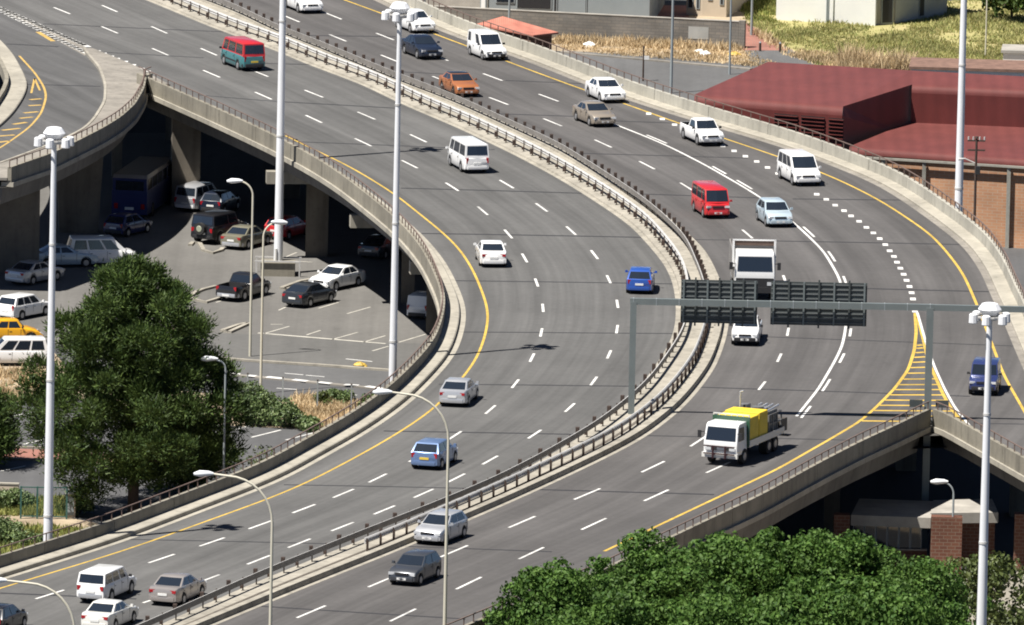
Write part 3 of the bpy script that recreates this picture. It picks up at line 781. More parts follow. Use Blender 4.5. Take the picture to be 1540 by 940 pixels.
kerbline([(280, 536), (380, 544), (480, 550.5), (583, 558), (640, 562)], .3)
kerbline([(280, 559), (380, 567.5), (480, 577), (583, 587), (620, 592)], .5, .09, M_GUT)
kerbline([(845, 79), (930, 87), (1020, 95), (1130, 105)], .5, .1, M_GUT)
kerbline([(-40, 690), (64, 693), (200, 705)], .3)
kerbline([(-60, 672), (64, 675), (200, 687)], .2)
for x, y in [(500, 382)]: pass
for pts in ([(286, 370), (290, 366), (300, 367), (306, 378), (320, 382), (332, 378), (335, 375)], [(286, 448), (292, 442), (305, 437), (325, 432)], [(286, 448), (292, 452), (310, 456), (330, 450)], [(334, 499), (360, 490), (372, 488)], [(334, 499), (345, 501), (374, 488)], [(423, 435), (450, 425), (466, 422)], [(423, 435), (432, 437), (460, 426)]):
    kerbline(pts, .28, .14)

# ------------------------------------------------------------------ vehicles
def paint(name, c, metal=0.0): return mat('paint_' + name, c, .32, metal=metal, coat=.6, var=.03, vscale=2)


P = {'white': paint('white', (.78, .78, .77)), 'offwhite': paint('offwhite', (.66, .65, .61)), 'navy': paint('navy', (.012, .018, .035)), 'bronze': paint('bronze', (.42, .155, .060), .25), 'gold': paint('gold', (.36, .31, .25), .4),
     'red': paint('red', (.50, .022, .026)), 'ice': paint('ice', (.50, .60, .66), .25), 'silver': paint('silver', (.50, .51, .53), .45), 'grey': paint('grey', (.06, .065, .075), .3), 'blue': paint('blue', (.025, .085, .36), .1),
     'jeepblue': paint('jeepblue', (.03, .045, .15), .2), 'steelblue': paint('steelblue', (.16, .24, .42), .4), 'beige': paint('beige', (.36, .33, .31), .45), 'black': paint('black', (.012, .012, .014)), 'teal': paint('teal', (.04, .17, .185)),
     'yellow': paint('yellow', (.72, .36, .012)), 'olive': paint('olive', (.20, .19, .14), .2), 'green': paint('green', (.03, .09, .05)), 'darkblue': paint('darkblue', (.02, .03, .12)), 'charcoal': paint('charcoal', (.03, .034, .04), .2)}


def gquad(mb, q, s0, s1, t0, t1, off, ns=3, bulge=0.0):
    """pane on the bilinear patch q=(bl, br, tr, tl), proud of it by off"""
    bl, br, tr, tl = [Vector(p) for p in q]; nrm = (br - bl).cross(tl - bl).normalized(); vs = []
    for t in (t0, t1):
        for i in range(ns + 1):
            s = s0 + (s1 - s0) * i / ns; p = bl.lerp(br, s).lerp(tl.lerp(tr, s), t)
            vs.append(p + nrm * (off + bulge * 4 * s * (1 - s)))
    mb.add(vs, [(i, i + 1, ns + 2 + i, ns + 1 + i) for i in range(ns)])


SPEC = {
    'sedan': dict(L=4.35, W=1.68, top=[(-2.17, .80), (-2.12, .93), (-1.95, .98), (-1.3, .99), (.75, .95), (1.0, .93), (1.75, .83), (2.08, .72), (2.17, .58)], gh=(1.0, .20, -.85, -1.62, .93, 1.40), ax=(1.33, -1.22), wr=.30, win=[(.13, .48), (.53, .86)]),
    'liftback': dict(L=4.3, W=1.68, top=[(-2.15, .80), (-2.1, .95), (-1.9, 1.0), (-1.3, 1.0), (.75, .95), (1.0, .93), (1.75, .82), (2.06, .70), (2.15, .56)], gh=(1.05, .25, -.95, -1.95, .93, 1.39), ax=(1.32, -1.22), wr=.30, win=[(.13, .46), (.5, .78)]),
    'hatch': dict(L=3.72, W=1.62, top=[(-1.86, .75), (-1.84, .9), (-1.7, .95), (.7, .93), (.95, .92), (1.5, .84), (1.76, .72), (1.86, .56)], gh=(.98, .25, -1.35, -1.80, .91, 1.42), ax=(1.2, -1.2), wr=.29, win=[(.12, .48), (.53, .88)]),
    'wagon': dict(L=4.3, W=1.72, top=[(-2.15, .75), (-2.13, .95), (-2.0, 1.0), (.8, .97), (1.1, .96), (1.8, .86), (2.05, .74), (2.15, .58)], gh=(1.1, .35, -1.7, -2.08, .95, 1.55), ax=(1.3, -1.3), wr=.31, win=[(.10, .36), (.40, .64), (.68, .92)]),
    'van': dict(L=4.5, W=1.70, top=[(-2.25, .8), (-2.23, 1.0), (-2.1, 1.07), (1.6, 1.07), (1.95, 1.04), (2.18, .92), (2.25, .6)], gh=(2.05, 1.62, -2.08, -2.2, 1.04, 1.92), ax=(1.45, -1.2), wr=.32, win=[(.05, .24), (.28, .60), (.64, .95)]),
    'minivan': dict(L=4.6, W=1.82, top=[(-2.3, .8), (-2.28, 1.0), (-2.15, 1.05), (1.1, 1.05), (1.45, 1.02), (2.0, .90), (2.22, .76), (2.3, .58)], gh=(1.62, .75, -2.0, -2.24, 1.02, 1.84), ax=(1.55, -1.35), wr=.33, win=[(.10, .33), (.37, .64), (.68, .93)]),
    'panelvan': dict(L=4.0, W=1.64, top=[(-2.0, .8), (-1.98, .95), (-1.85, .98), (.6, .95), (.95, .93), (1.6, .82), (1.9, .70), (2.0, .55)], gh=(1.05, .35, -1.85, -1.95, .93, 1.72), ax=(1.28, -1.22), wr=.29, win=[(.10, .34), (.74, .93)]),
    'pickup': dict(L=4.7, W=1.68, top=[(-2.35, .80), (-2.34, 1.0), (-2.3, 1.0), (-2.25, 1.0), (-.62, 1.0), (-.5, 1.0), (.95, 1.0), (1.2, .98), (1.95, .90), (2.25, .78), (2.35, .6)], gh=(1.22, .62, -.32, -.55, .98, 1.58), ax=(1.5, -1.35), wr=.34, win=[(.12, .88)], bed=(-2.27, -.66)),
    'canopy': dict(L=4.75, W=1.70, top=[(-2.37, .80), (-2.36, 1.0), (-2.2, 1.03), (.95, 1.0), (1.2, .98), (1.95, .90), (2.25, .78), (2.35, .6)], gh=(1.22, .62, -2.12, -2.32, .99, 1.66), ax=(1.5, -1.35), wr=.35, win=[(.10, .30), (.36, .62), (.66, .95)]),
    'jeep': dict(L=3.9, W=1.72, top=[(-1.95, .75), (-1.94, 1.05), (-1.8, 1.08), (.6, 1.08), (.85, 1.06), (1.6, 1.0), (1.85, .95), (1.95, .75)], gh=(.92, .62, -1.78, -1.9, 1.06, 1.78), ax=(1.2, -1.15), wr=.37, win=[(.06, .36), (.42, .94)]),
    'beetle': dict(L=4.05, W=1.55, top=[(-2.02, .45), (-1.9, .72), (-1.5, .95), (-1.0, 1.0), (.7, .95), (1.2, .90), (1.65, .75), (1.9, .6), (2.02, .45)], gh=(.85, .45, -.85, -1.45, .93, 1.46), ax=(1.2, -1.2), wr=.32, win=[(.10, .46), (.5, .84)]),
}


def car(kind, loc, heading, pm, label, cat, group, name='parked_car', bumper=None, roof=None, rear='tail', rearwin=True, trim=None, grille=True, plate=M_PLW, ply=False, scale=1.0, lower=None, spare=False, upper=False):
    S = SPEC[kind]; L, W = S['L'], S['W']; hl = L / 2; wr = S['wr']; sill = .20 + (wr - .30) * 1.2
    root = empty(name, loc, heading, label, cat, group); root.scale = (scale,) * 3
    top = S['top']; tx = [p[0] for p in top]; tz = [p[1] for p in top]
    axf, axr = S['ax']; ar = wr + .055
    xs = set(tx)
    for a in (axf, axr):
        for k in range(-5, 6): xs.add(round(a + ar * math.sin(k / 5 * math.pi / 2), 4))
    for k in range(-8, 9): xs.add(round(k / 8 * (hl - .05), 4))
    xs = sorted(x for x in xs if -hl <= x <= hl); xs2 = [xs[0]]
    for x in xs[1:]:
        if x - xs2[-1] > .012: xs2.append(x)
    xs = xs2
    mb = MB(); vs = []; ring = 12
    for x in xs:
        zt = float(np.interp(x, tx, tz)); e = max(0, abs(x) - (hl - .6)) / .6; w = W / 2 * (1 - .11 * e * e)
        zb = sill + .10 * max(0, abs(x) - (hl - .35)) / .35
        for a in (axf, axr):
            d = ar * ar - (x - a) ** 2
            if d > 0: zb = max(zb, wr + math.sqrt(d))
        zb = min(zb, zt - .12); h = zt - zb
        half = [(w * .95, zb), (w * .99, zb + min(.05, h * .2)), (w, zb + h * .45), (w * .985, zt - min(.14, h * .3)), (w * .955, zt - .035), (w * .88, zt)]
        bedz = None
        if 'bed' in S and S['bed'][0] <= x <= S['bed'][1]: half[5] = (w * .90, zt)
        vs += [(x, y, z) for y, z in half] + [(x, -y, z) for y, z in reversed(half)]
    fs = []; mi = []
    for i in range(len(xs) - 1):
        for k in range(ring):
            xm = (xs[i] + xs[i + 1]) / 2
            if k == 5 and 'bed' in S and S['bed'][0] < xm < S['bed'][1]: continue
            fs.append((i * ring + k, i * ring + (k + 1) % ring, (i + 1) * ring + (k + 1) % ring, (i + 1) * ring + k)); mi.append(1 if k == ring - 1 else 0)
    fs += [tuple(range(ring - 1, -1, -1)), tuple((len(xs) - 1) * ring + k for k in range(ring))]; mi += [0, 0]
    mb.add(vs, fs); mb.mi = mi
    if 'bed' in S:      # bed liner: floor and inner walls
        b0, b1 = S['bed']; wi = W / 2 * .86; zf = .62
        mb.cur = 2
        c = [(b0, -wi), (b1, -wi), (b1, wi), (b0, wi)]; zt = 1.0
        mb.add([(x, y, zf) for x, y in c] + [(x, y, zt) for x, y in c], [(0, 1, 2, 3), (0, 4, 5, 1), (1, 5, 6, 2), (2, 6, 7, 3), (3, 7, 4, 0)])
        mb.cur = 0; wo = W / 2 * .90
        mb.cur = 0
    # greenhouse shell
    wb, wt, rt, rb, zb, zr = S['gh']; w0 = W / 2 * .935; w1 = W / 2 * (.86 if kind in ('van', 'minivan', 'jeep', 'panelvan', 'canopy') else .76)
    zs = zr - .05
    ring0 = [(wb - .06, w0), (wb + .05, 0), (wb - .06, -w0), (rb + .03, -w0), (rb - .03, 0), (rb + .03, w0)]
    ring1 = [(wt - .05, w1), (wt + .03, 0), (wt - .05, -w1), (rt + .02, -w1), (rt - .02, 0), (rt + .02, w1)]
    k2 = .09
    cx = (wt + rt) / 2
    ring2 = [(cx + (x - cx) * (1 - k2 / max(.3, abs(x - cx))), y * (1 - .12)) for x, y in ring1]
    rm = 3 if roof else 0
    base = len(mb.v)
    vv = [(x, y, zb - .02) for x, y in ring0] + [(x, y, zs) for x, y in ring1] + [(x, y, zr - .005) for x, y in ring2] + [(cx, 0, zr + .025)]
    ff = []
    for r in range(2):
        for k in range(6): ff.append((r * 6 + k, r * 6 + (k + 1) % 6, (r + 1) * 6 + (k + 1) % 6, (r + 1) * 6 + k))
    for k in range(6): ff.append((12 + k, 12 + (k + 1) % 6, 18))
    mb.cur = rm if upper else 0; mb.add(vv, ff[:6]); mb.cur = rm
    o0 = len(mb.v) - 19
    for f in ff[6:]: mb.f.append([i + o0 for i in f]); mb.mi.append(rm)
    mb.cur = 0
    if lower is not None:
        mb.cur = 4; mb.mi = mb.mi
        for s in (-1, 1): mb.box((0, s * (W / 2 - .005), .52), (L * .93, .02, .42))
        mb.cur = 0
    if trim is not None:
        mb.cur = 2
        for s in (-1, 1): mb.box(((axf + axr) / 2, s * (W / 2 + .002), .56), (abs(axf - axr) - 2 * ar, .024, .09))
        mb.cur = 0
    mb.cur = 2; sw = S['win']; xsm = [wb - .30] + [wb + (rb - wb) * (sw[i][1] + sw[i + 1][0]) / 2 for i in range(len(sw) - 1)] + ([rb + .25] if kind in ('sedan', 'liftback', 'hatch') else [])
    for xq in xsm:
        for s in (-1, 1): mb.box((xq, s * W * .4955, (sill + .12 + zb) / 2 + .02), (.022, .016, zb - sill - .24))
    for s in (-1, 1):
        for xq in xsm[1:]: mb.box((xq + .16, s * W * .499, zb - .17), (.15, .02, .03))
    mb.cur = 0
    body = mb.build('body', [pm, M_DARK, M_DARK, roof or pm, lower or pm], root, smooth=38)
    # panes
    R0 = [Vector((x, y, zb - .02)) for x, y in ring0]; R1 = [Vector((x, y, zs)) for x, y in ring1]
    g = MB(); gquad(g, (R0[2], R0[1], R1[1], R1[2]), .08, 1, .12, .93, .012, 2); gquad(g, (R0[1], R0[0], R1[0], R1[1]), 0, .92, .12, .93, .012, 2); g.build('windscreen', M_GLASS, root, fix=False)
    if rearwin:
        g = MB(); t0 = .12 if kind not in ('van', 'minivan', 'wagon', 'jeep', 'canopy', 'panelvan') else .22
        gquad(g, (R0[5], R0[4], R1[4], R1[5]), .12, 1, t0, .90, .012, 2); gquad(g, (R0[4], R0[3], R1[3], R1[4]), 0, .88, t0, .90, .012, 2); g.build('rear_window', M_GLASS, root, fix=False)
    for s in (0, 1):
        q = (R0[0], R0[5], R1[5], R1[0]) if s else (R0[3], R0[2], R1[2], R1[3])
        for a, b in S['win']:
            if not s: a, b = 1 - b, 1 - a
            g = MB(); gquad(g, q, a, b, .14, .90, .012, 2); g.build('side_window', M_GLASS, root, fix=False)
    # wheels
    for ax in (axf, axr):
        for s in (-1, 1):
            y = s * (W / 2 - .10)
            b = MB(); b.tube([(ax, y - .10, wr), (ax, y + .10, wr)], wr, 18); wo = b.build('wheel', M_TYRE, root, smooth=40)
            b = MB(); b.tube([(ax, y + s * .085, wr), (ax, y + s * .108, wr)], [wr * .64, wr * .58], 14); b.build('rim', M_RIM, wo, smooth=30)
    # bumpers
    bm_ = bumper or M_DARK; wbp = W * .93
    for s, nm in ((1, 'bumper'), (-1, 'bumper')):
        b = MB(); x0 = s * hl
        pl = [(x0 - s * .50, wbp / 2 + .035), (x0 - s * .18, wbp / 2 + .02), (x0 + s * .02, wbp / 2 - .16), (x0 + s * .055, 0), (x0 + s * .02, -wbp / 2 + .16), (x0 - s * .18, -wbp / 2 - .02), (x0 - s * .50, -wbp / 2 - .035)]
        vv = []; z0, z1 = .27 + (wr - .3), .50 + (wr - .3)
        for x, y in pl: vv += [(x, y, z0), (x + s * .02, y * 1.01, (z0 + z1) / 2), (x, y, z1), (x - s * .12, y * .93, z1)]
        fs_ = []
        for i in range(6):
            for k in range(3): fs_.append((4 * i + k, 4 * i + k + 1, 4 * i + 5 + k, 4 * i + 4 + k))
        b.add(vv, fs_); b.build(nm, bm_, root, smooth=40)
    # lamps, grille, plates
    zf = float(np.interp(hl - .10, tx, tz)); zf = max(.60, min(zf, .86) - .10)
    if kind in ('van',): zf = .80
    if kind == 'jeep': zf = .80
    fx = hl - .05 if kind not in ('beetle',) else hl - .22
    for s in (-1, 1):
        b = MB(); b.box((fx + .012, s * W * .36, zf), (.10, W * .19, .13), -s * .22, .96); b.build('headlight', M_LAMP, root)
    if grille:
        b = MB(); b.box((fx + .03, 0, zf), (.09, W * .44, .11)); b.build('grille', M_DARK, root)
    zt_ = .80 if kind in ('sedan', 'liftback', 'hatch', 'beetle') else .88
    tl = (.07, W * .20, .15) if kind in ('sedan', 'liftback') else (.07, W * .11, .24)
    if kind in ('van', 'minivan', 'wagon', 'panelvan'): tl = (.07, W * .09, .34)
    rx = -hl + .045 if kind != 'beetle' else -hl + .2
    for s in (-1, 1):
        b = MB(); b.box((rx - .012, s * (W * .435 - tl[1] / 2), zt_ - .02), tl, s * .15); b.build('taillight', M_TAIL, root)
    pf, pr = (M_PLW, plate)
    b = MB(); b.box((hl + .055, 0, .39 + (wr - .3)), (.02, .50, .115)); b.build('number_plate', pf, root)
    zpl = .62 if kind in ('sedan', 'liftback', 'hatch', 'wagon') else .66
    b = MB(); b.box((-hl - .012 if kind != 'pickup' else -hl - .06, 0, zpl if kind != 'pickup' else .42), (.03, .50, .12)); b.build('number_plate', pr, root)
    for s in (-1, 1):
        b = MB(); b.box((wb - .22, s * (W / 2 + .09), zb + .10), (.10, .17, .13), s * .25, .85); b.bar((wb - .2, s * W * .46, zb + .04), (wb - .2, s * (W / 2 + .08), zb + .08), .04); b.build('mirror', bumper if bumper is pm else M_DARK, root)
    if spare:
        b = MB(); b.tube([(-hl - .22, .05, .95), (-hl + .02, .05, .95)], .36, 18); wo = b.build('spare_wheel', M_TYRE, root, smooth=40)
        b = MB(); b.tube([(-hl - .24, .05, .95), (-hl - .215, .05, .95)], [.17, .2], 14); b.build('hub', mat('spare_hub', (.30, .32, .24), .5), wo)
    return root


def road_heading(p, away):
    sl = ML.slope(p.y); a = math.atan2(1, sl)
    return a if away else a + math.pi


INB = 'vehicles driving towards the camera on the right carriageway'
OUT = 'vehicles driving away on the left carriageway'
def drive(kind, px, away, pm, label, cat, name='car', turn=0.0, **k):
    p = PX(*px); p.z = .004
    return car(kind, p, road_heading(p, away) + rad(turn), pm, label, cat, OUT if away else INB, name, **k)


W_ = P['white']
drive('sedan', (455, 15), False, W_, 'white sedan cut by the top photo edge, next to the tall mast', 'car', bumper=W_)
drive('sedan', (623, 45), False, W_, 'white sedan behind the mast head, on the yellow edge line', 'car', bumper=W_)
drive('sedan', (634, 84), False, P['navy'], 'dark navy sedan beside a white mast pole on the oncoming lanes', 'car', bumper=P['navy'])
drive('panelvan', (732, 86), False, W_, 'white delivery van with a high rear box and black bumper near the barrier', 'van', name='delivery_van')
drive('sedan', (690, 140), False, P['bronze'], 'copper orange sedan with dark roof beside the median guard rail', 'car', bumper=P['bronze'], roof=P['charcoal'])
drive('sedan', (910, 149), False, W_, 'white sedan on the yellow line beside the pale barrier, level with the beige sedan', 'car', bumper=W_)
drive('sedan', (893, 185), False, P['gold'], 'beige gold sedan at the start of the solid white line', 'car', bumper=P['gold'])
drive('pickup', (1055, 213), False, W_, 'white pickup with an open load bed on the short dotted line', 'pickup', name='pickup_truck', bumper=P['silver'])
drive('minivan', (1201, 273), False, W_, 'white minivan with dark windows beside the yellow line on the bend', 'van', name='minivan', bumper=W_)
drive('van', (1068, 322), False, P['red'], 'bright red boxy van with a black grille heading into the bend', 'van', name='van', bumper=P['red'], scale=.97)
drive('hatch', (1164, 336), False, P['ice'], 'pale ice blue hatchback on the solid white line', 'car', name='hatchback', bumper=P['ice'], scale=1.04)
drive('pickup', (1123, 512), False, W_, 'white pickup below the grey sign boards on the gantry', 'pickup', name='pickup_truck', bumper=M_DARK, scale=.98)
drive('hatch', (663, 812), False, P['silver'], 'silver hatchback behind a thin lamp pole, next to the median', 'car', name='hatchback', bumper=P['silver'], scale=1.06)
drive('hatch', (624, 873), False, P['grey'], 'dark grey hatchback in front of the silver one near the bottom of the photo', 'car', name='hatchback', bumper=P['grey'], scale=1.04)
p = PX(1481, 588); p.z = .004
car('jeep', p, rad(264), P['jeepblue'], 'dark blue jeep alone on the right hand slip ramp', 'jeep', INB, 'jeep', bumper=M_DARK, scale=.98)
drive('van', (365, 101), True, P['teal'], 'minibus with bright red roof and teal sides driving away', 'van', name='minibus', roof=P['red'], bumper=M_DARK, plate=M_PLY, trim=1, upper=True)
drive('van', (704, 254), True, W_, 'white minibus seen from behind on the left carriageway', 'van', name='minibus', bumper=W_)
drive('sedan', (738, 395), True, W_, 'white sedan driving away beside the yellow edge line', 'car', bumper=W_)
drive('hatch', (963, 436), True, P['blue'], 'bright blue hatchback just above the gantry post', 'car', name='hatchback', bumper=P['blue'], scale=1.0, turn=-4)
drive('liftback', (690, 604), True, P['silver'], 'silver liftback crossing the yellow line with its red tail lamps showing', 'car', name='car', bumper=P['silver'])
drive('hatch', (653, 699), True, P['steelblue'], 'steel blue hatchback partly behind a thin lamp pole', 'car', name='hatchback', bumper=P['steelblue'], scale=1.06, plate=M_PLY)
drive('canopy', (160, 898), True, W_, 'white pickup with a windowed canopy over its bed at the lower left', 'pickup', name='pickup_truck', bumper=P['silver'])
drive('sedan', (267, 902), True, P['beige'], 'greyish beige sedan next to the canopied white pickup', 'car', bumper=P['beige'], scale=1.03)
drive('sedan', (165, 941), True, P['offwhite'], 'pale silver sedan cut by the bottom photo edge', 'car', bumper=P['offwhite'])
drive('hatch', (2, 948), True, P['black'], 'black car in the bottom left corner, mostly out of view', 'car', name='hatchback', bumper=P['black'])


def park(kind, px, deg, pm, label, cat, name='parked_car', **k):
    p = PX(*px, GZ); p.z = GZ + .014
    return car(kind, p, rad(deg), pm, label, cat, 'vehicles parked below the highway', name, **k)


park('minivan', (298, 313), 66, P['silver'], 'silver white minivan parked half in the deck shadow behind the black jeep', 'van', 'minivan', bumper=W_, scale=.93)
park('hatch', (331, 318), 70, P['navy'], 'dark hatchback with red tail lamps parked beside the silver white minivan', 'car', 'hatchback', bumper=M_DARK)
park('jeep', (330, 362), 58, P['black'], 'black jeep with a spare wheel on its rear door on the kerb island', 'jeep', 'jeep', spare=True, scale=1.1)
park('sedan', (371, 370), 62, P['olive'], 'old olive grey sedan parked beside the black jeep', 'car', bumper=P['silver'])
park('pickup', (366, 447), 63, P['black'], 'black pickup parked beside the base of the tall mast', 'pickup', 'pickup_truck', bumper=P['silver'])
park('liftback', (465, 457), 60, P['charcoal'], 'dark charcoal liftback parked in front of the white sedan', 'car', bumper=P['charcoal'])
park('sedan', (507, 432), 237, W_, 'white sedan parked nose out at the edge of the deck shadow', 'car', bumper=W_)
park('hatch', (432, 356), 62, P['red'], 'red hatchback in shade behind the foot of the tall mast', 'car', 'hatchback', bumper=P['red'])
park('panelvan', (638, 475), 75, W_, 'white panel van parked in deck shadow behind the parapet', 'van', 'panel_van', bumper=M_DARK, rearwin=False, scale=.9)
park('sedan', (575, 385), 65, P['grey'], 'dark grey sedan in deep shade right of the square column', 'car')
park('hatch', (192, 352), 60, P['darkblue'], 'dark blue hatchback in deep shade under the loop', 'car', 'hatchback')
park('sedan', (52, 424), 55, P['silver'], 'silver sedan in deep shade left of the white mast', 'car', bumper=P['silver'])
park('sedan', (95, 400), 15, P['ice'], 'pale blue sedan seen side on in shade behind the mast', 'car', bumper=P['ice'])
park('minivan', (152, 398), 10, W_, 'white van seen side on in shade above the pine tree', 'van', 'minivan', bumper=W_)
park('wagon', (36, 476), 55, W_, 'white estate car parked at the left photo edge above the yellow car', 'car', 'estate_car', bumper=W_, scale=.95)
park('beetle', (15, 514), 12, P['yellow'], 'rounded yellow car at the left photo edge', 'car', 'parked_car', bumper=P['silver'])
park('minivan', (22, 548), 188, W_, 'white van in front of the yellow car at the left photo edge', 'van', 'minivan', bumper=W_, scale=.92)


# bus in the dark under the deck
def bus():
    p = PX(215, 316, GZ); r = empty('bus', (p.x, p.y, GZ + .014), rad(80), 'dark blue and white bus parked in deep shade under the deck', 'bus', None)
    b = MB(); b.box((0, 0, 1.15), (9, 2.4, 1.6)); b.box((0, 0, 2.35), (8.9, 2.3, .8)); b.build('body', P['darkblue'], r)
    b = MB(); b.box((0, 0, 2.85), (8.9, 2.36, .25), 0, .96); b.build('roof', P['beige'], r)
    b = MB(); b.box((-4.47, 0, 2.2), (.05, 1.9, .75)); b.build('rear_window', M_GLASS, r)
    for s in (-1, 1):
        for k in range(5):
            b = MB(); b.box((-3.4 + k * 1.6, s * 1.165, 2.3), (1.3, .03, .7)); b.build('side_window', M_GLASS, r)
        for x in (-2.6, 2.9):
            b = MB(); b.tube([(x, s * .95, .48), (x, s * 1.22, .48)], .48, 16); b.build('wheel', M_TYRE, r)
        b = MB(); b.box((-4.52, s * .9, .9), (.06, .25, .35)); b.build('taillight', M_TAIL, r)
    b = MB(); b.box((-4.53, 0, .75), (.05, .6, .18)); b.build('number_plate', M_PLW, r)
bus()


def truck_wheels(r, axs, W, wr, dual=()):
    for ax in axs:
        for s in (-1, 1):
            w = .5 if ax in dual else .28; y = s * (W / 2 - w / 2 - .02)
            b = MB(); b.tube([(ax, y - w / 2, wr), (ax, y + w / 2, wr)], wr, 20); wo = b.build('wheel', M_TYRE, r, smooth=40)
            b = MB(); b.tube([(ax, y + s * (w / 2 - .03), wr), (ax, y + s * (w / 2 + .012), wr)], [wr * .55, wr * .5], 14); b.build('rim', M_RIM, wo)


def cab(r, x1, W, z0, zt, pm, rise=.12, depth=1.7, zbelt=1.55):
    """forward control cab, front at x1"""
    x0 = x1 - depth; hw = W / 2; mb = MB(); prof = [(x1, z0), (x1 + .04, z0 + .5), (x1 + .02, zbelt), (x1 - rise, zt - .12), (x1 - rise - .2, zt), (x0 + .05, zt), (x0, zt - .08), (x0, z0)]
    vs = []; n = len(prof)
    for s, k in ((-1, 1), (1, 1)):
        for x, z in prof:
            t = max(0, (z - zbelt) / (zt - zbelt)); vs.append((x, s * hw * (1 - .06 * t), z))
    mb.add(vs, [tuple(range(n - 1, -1, -1)), tuple(range(n, 2 * n))] + [(i, (i + 1) % n, n + (i + 1) % n, n + i) for i in range(n)])
    o = mb.build('cab', pm, r, smooth=30)
    bv = o.modifiers.new('round', 'BEVEL'); bv.width = .05; bv.segments = 2; bv.limit_method = 'ANGLE'; bv.angle_limit = rad(35)
    bl, br = Vector((x1 + .02, -hw, zbelt)), Vector((x1 + .02, hw, zbelt)); tr, tl = Vector((x1 - rise, hw * .94, zt - .12)), Vector((x1 - rise, -hw * .94, zt - .12))
    g = MB(); gquad(g, (bl, br, tr, tl), .06, .94, .05, .88, .015, 3); g.build('windscreen', M_GLASS, r, fix=False)
    for s in (-1, 1):
        q = [(x1 - .15, s * hw * .999, zbelt + .02), (x1 - .15 - .95, s * hw * .999, zbelt + .02), (x1 - .15 - .95, s * hw * .955, zt - .25), (x1 - .3, s * hw * .955, zt - .25)]
        if s < 0: q = [q[1], q[0], q[3], q[2]]
        g = MB(); gquad(g, q, 0, 1, 0, 1, .016, 1); g.build('side_window', M_GLASS, r, fix=False)
        b = MB(); b.box((x1 + .12, s * (hw + .22), zbelt + .38), (.08, .2, .42)); b.bar((x1 - .05, s * hw * .97, zbelt + .5), (x1 + .12, s * (hw + .22), zbelt + .5), .04); b.build('mirror', M_DARK, r)


def tipper():
    p = PX(1131, 438); p.z = .004; r = empty('tipper_truck', p, road_heading(p, False), 'white tipper truck with a dark tub coming through the bend above the gantry', 'truck', INB)
    r.scale = (1.06,) * 3
    cab(r, 3.4, 2.3, .75, 2.75, W_, .14, 1.7, 1.62)
    b = MB(); b.box((3.44, 0, .98), (.08, 2.15, .62)); b.build('grille', M_DARK, r)
    b = MB(); b.box((3.48, 0, .62), (.16, 2.34, .34)); b.build('bumper', M_DARK, r)
    b = MB(); b.box((-.6, 0, .85), (7.4, .9, .3)); b.build('chassis', M_DARK, r)
    wl = mat('tub_inside', (.10, .065, .05), .8, var=.3)
    b = MB(); c = (-.95, 0)
    for s in (-1, 1): b.box((-.95, s * 1.2, 1.75), (5.0, .08, 1.5))
    b.box((1.58, 0, 1.95), (.08, 2.4, 1.9)); b.box((-3.48, 0, 1.75), (.08, 2.4, 1.5)); b.box((-.95, 0, 1.03), (4.9, 2.3, .06)); b.build('tub', mat('tub_grey', (.20, .19, .18), .7, var=.2), r)
    b = MB(); b.box((-.95, 0, 2.2), (4.86, 2.3, .35)); b.build('load', wl, r)
    b = MB(); b.box((1.64, 0, 3.05), (.06, 2.3, .28)); b.build('headboard', wl, r)
    b = MB()
    for s in (-1, 1): b.box((1.66, s * 1.19, 2.45), (.1, .12, 1.55))
    b.box((1.66, 0, 3.22), (.1, 2.5, .07)); b.build('headboard_frame', W_, r)
    for s in (-1, 1):
        b = MB(); b.box((3.47, s * .88, .98), (.08, .34, .2)); b.build('headlight', M_LAMP, r)
    truck_wheels(r, (2.2, -1.6, -2.7), 2.35, .5, (-1.6, -2.7))
tipper()


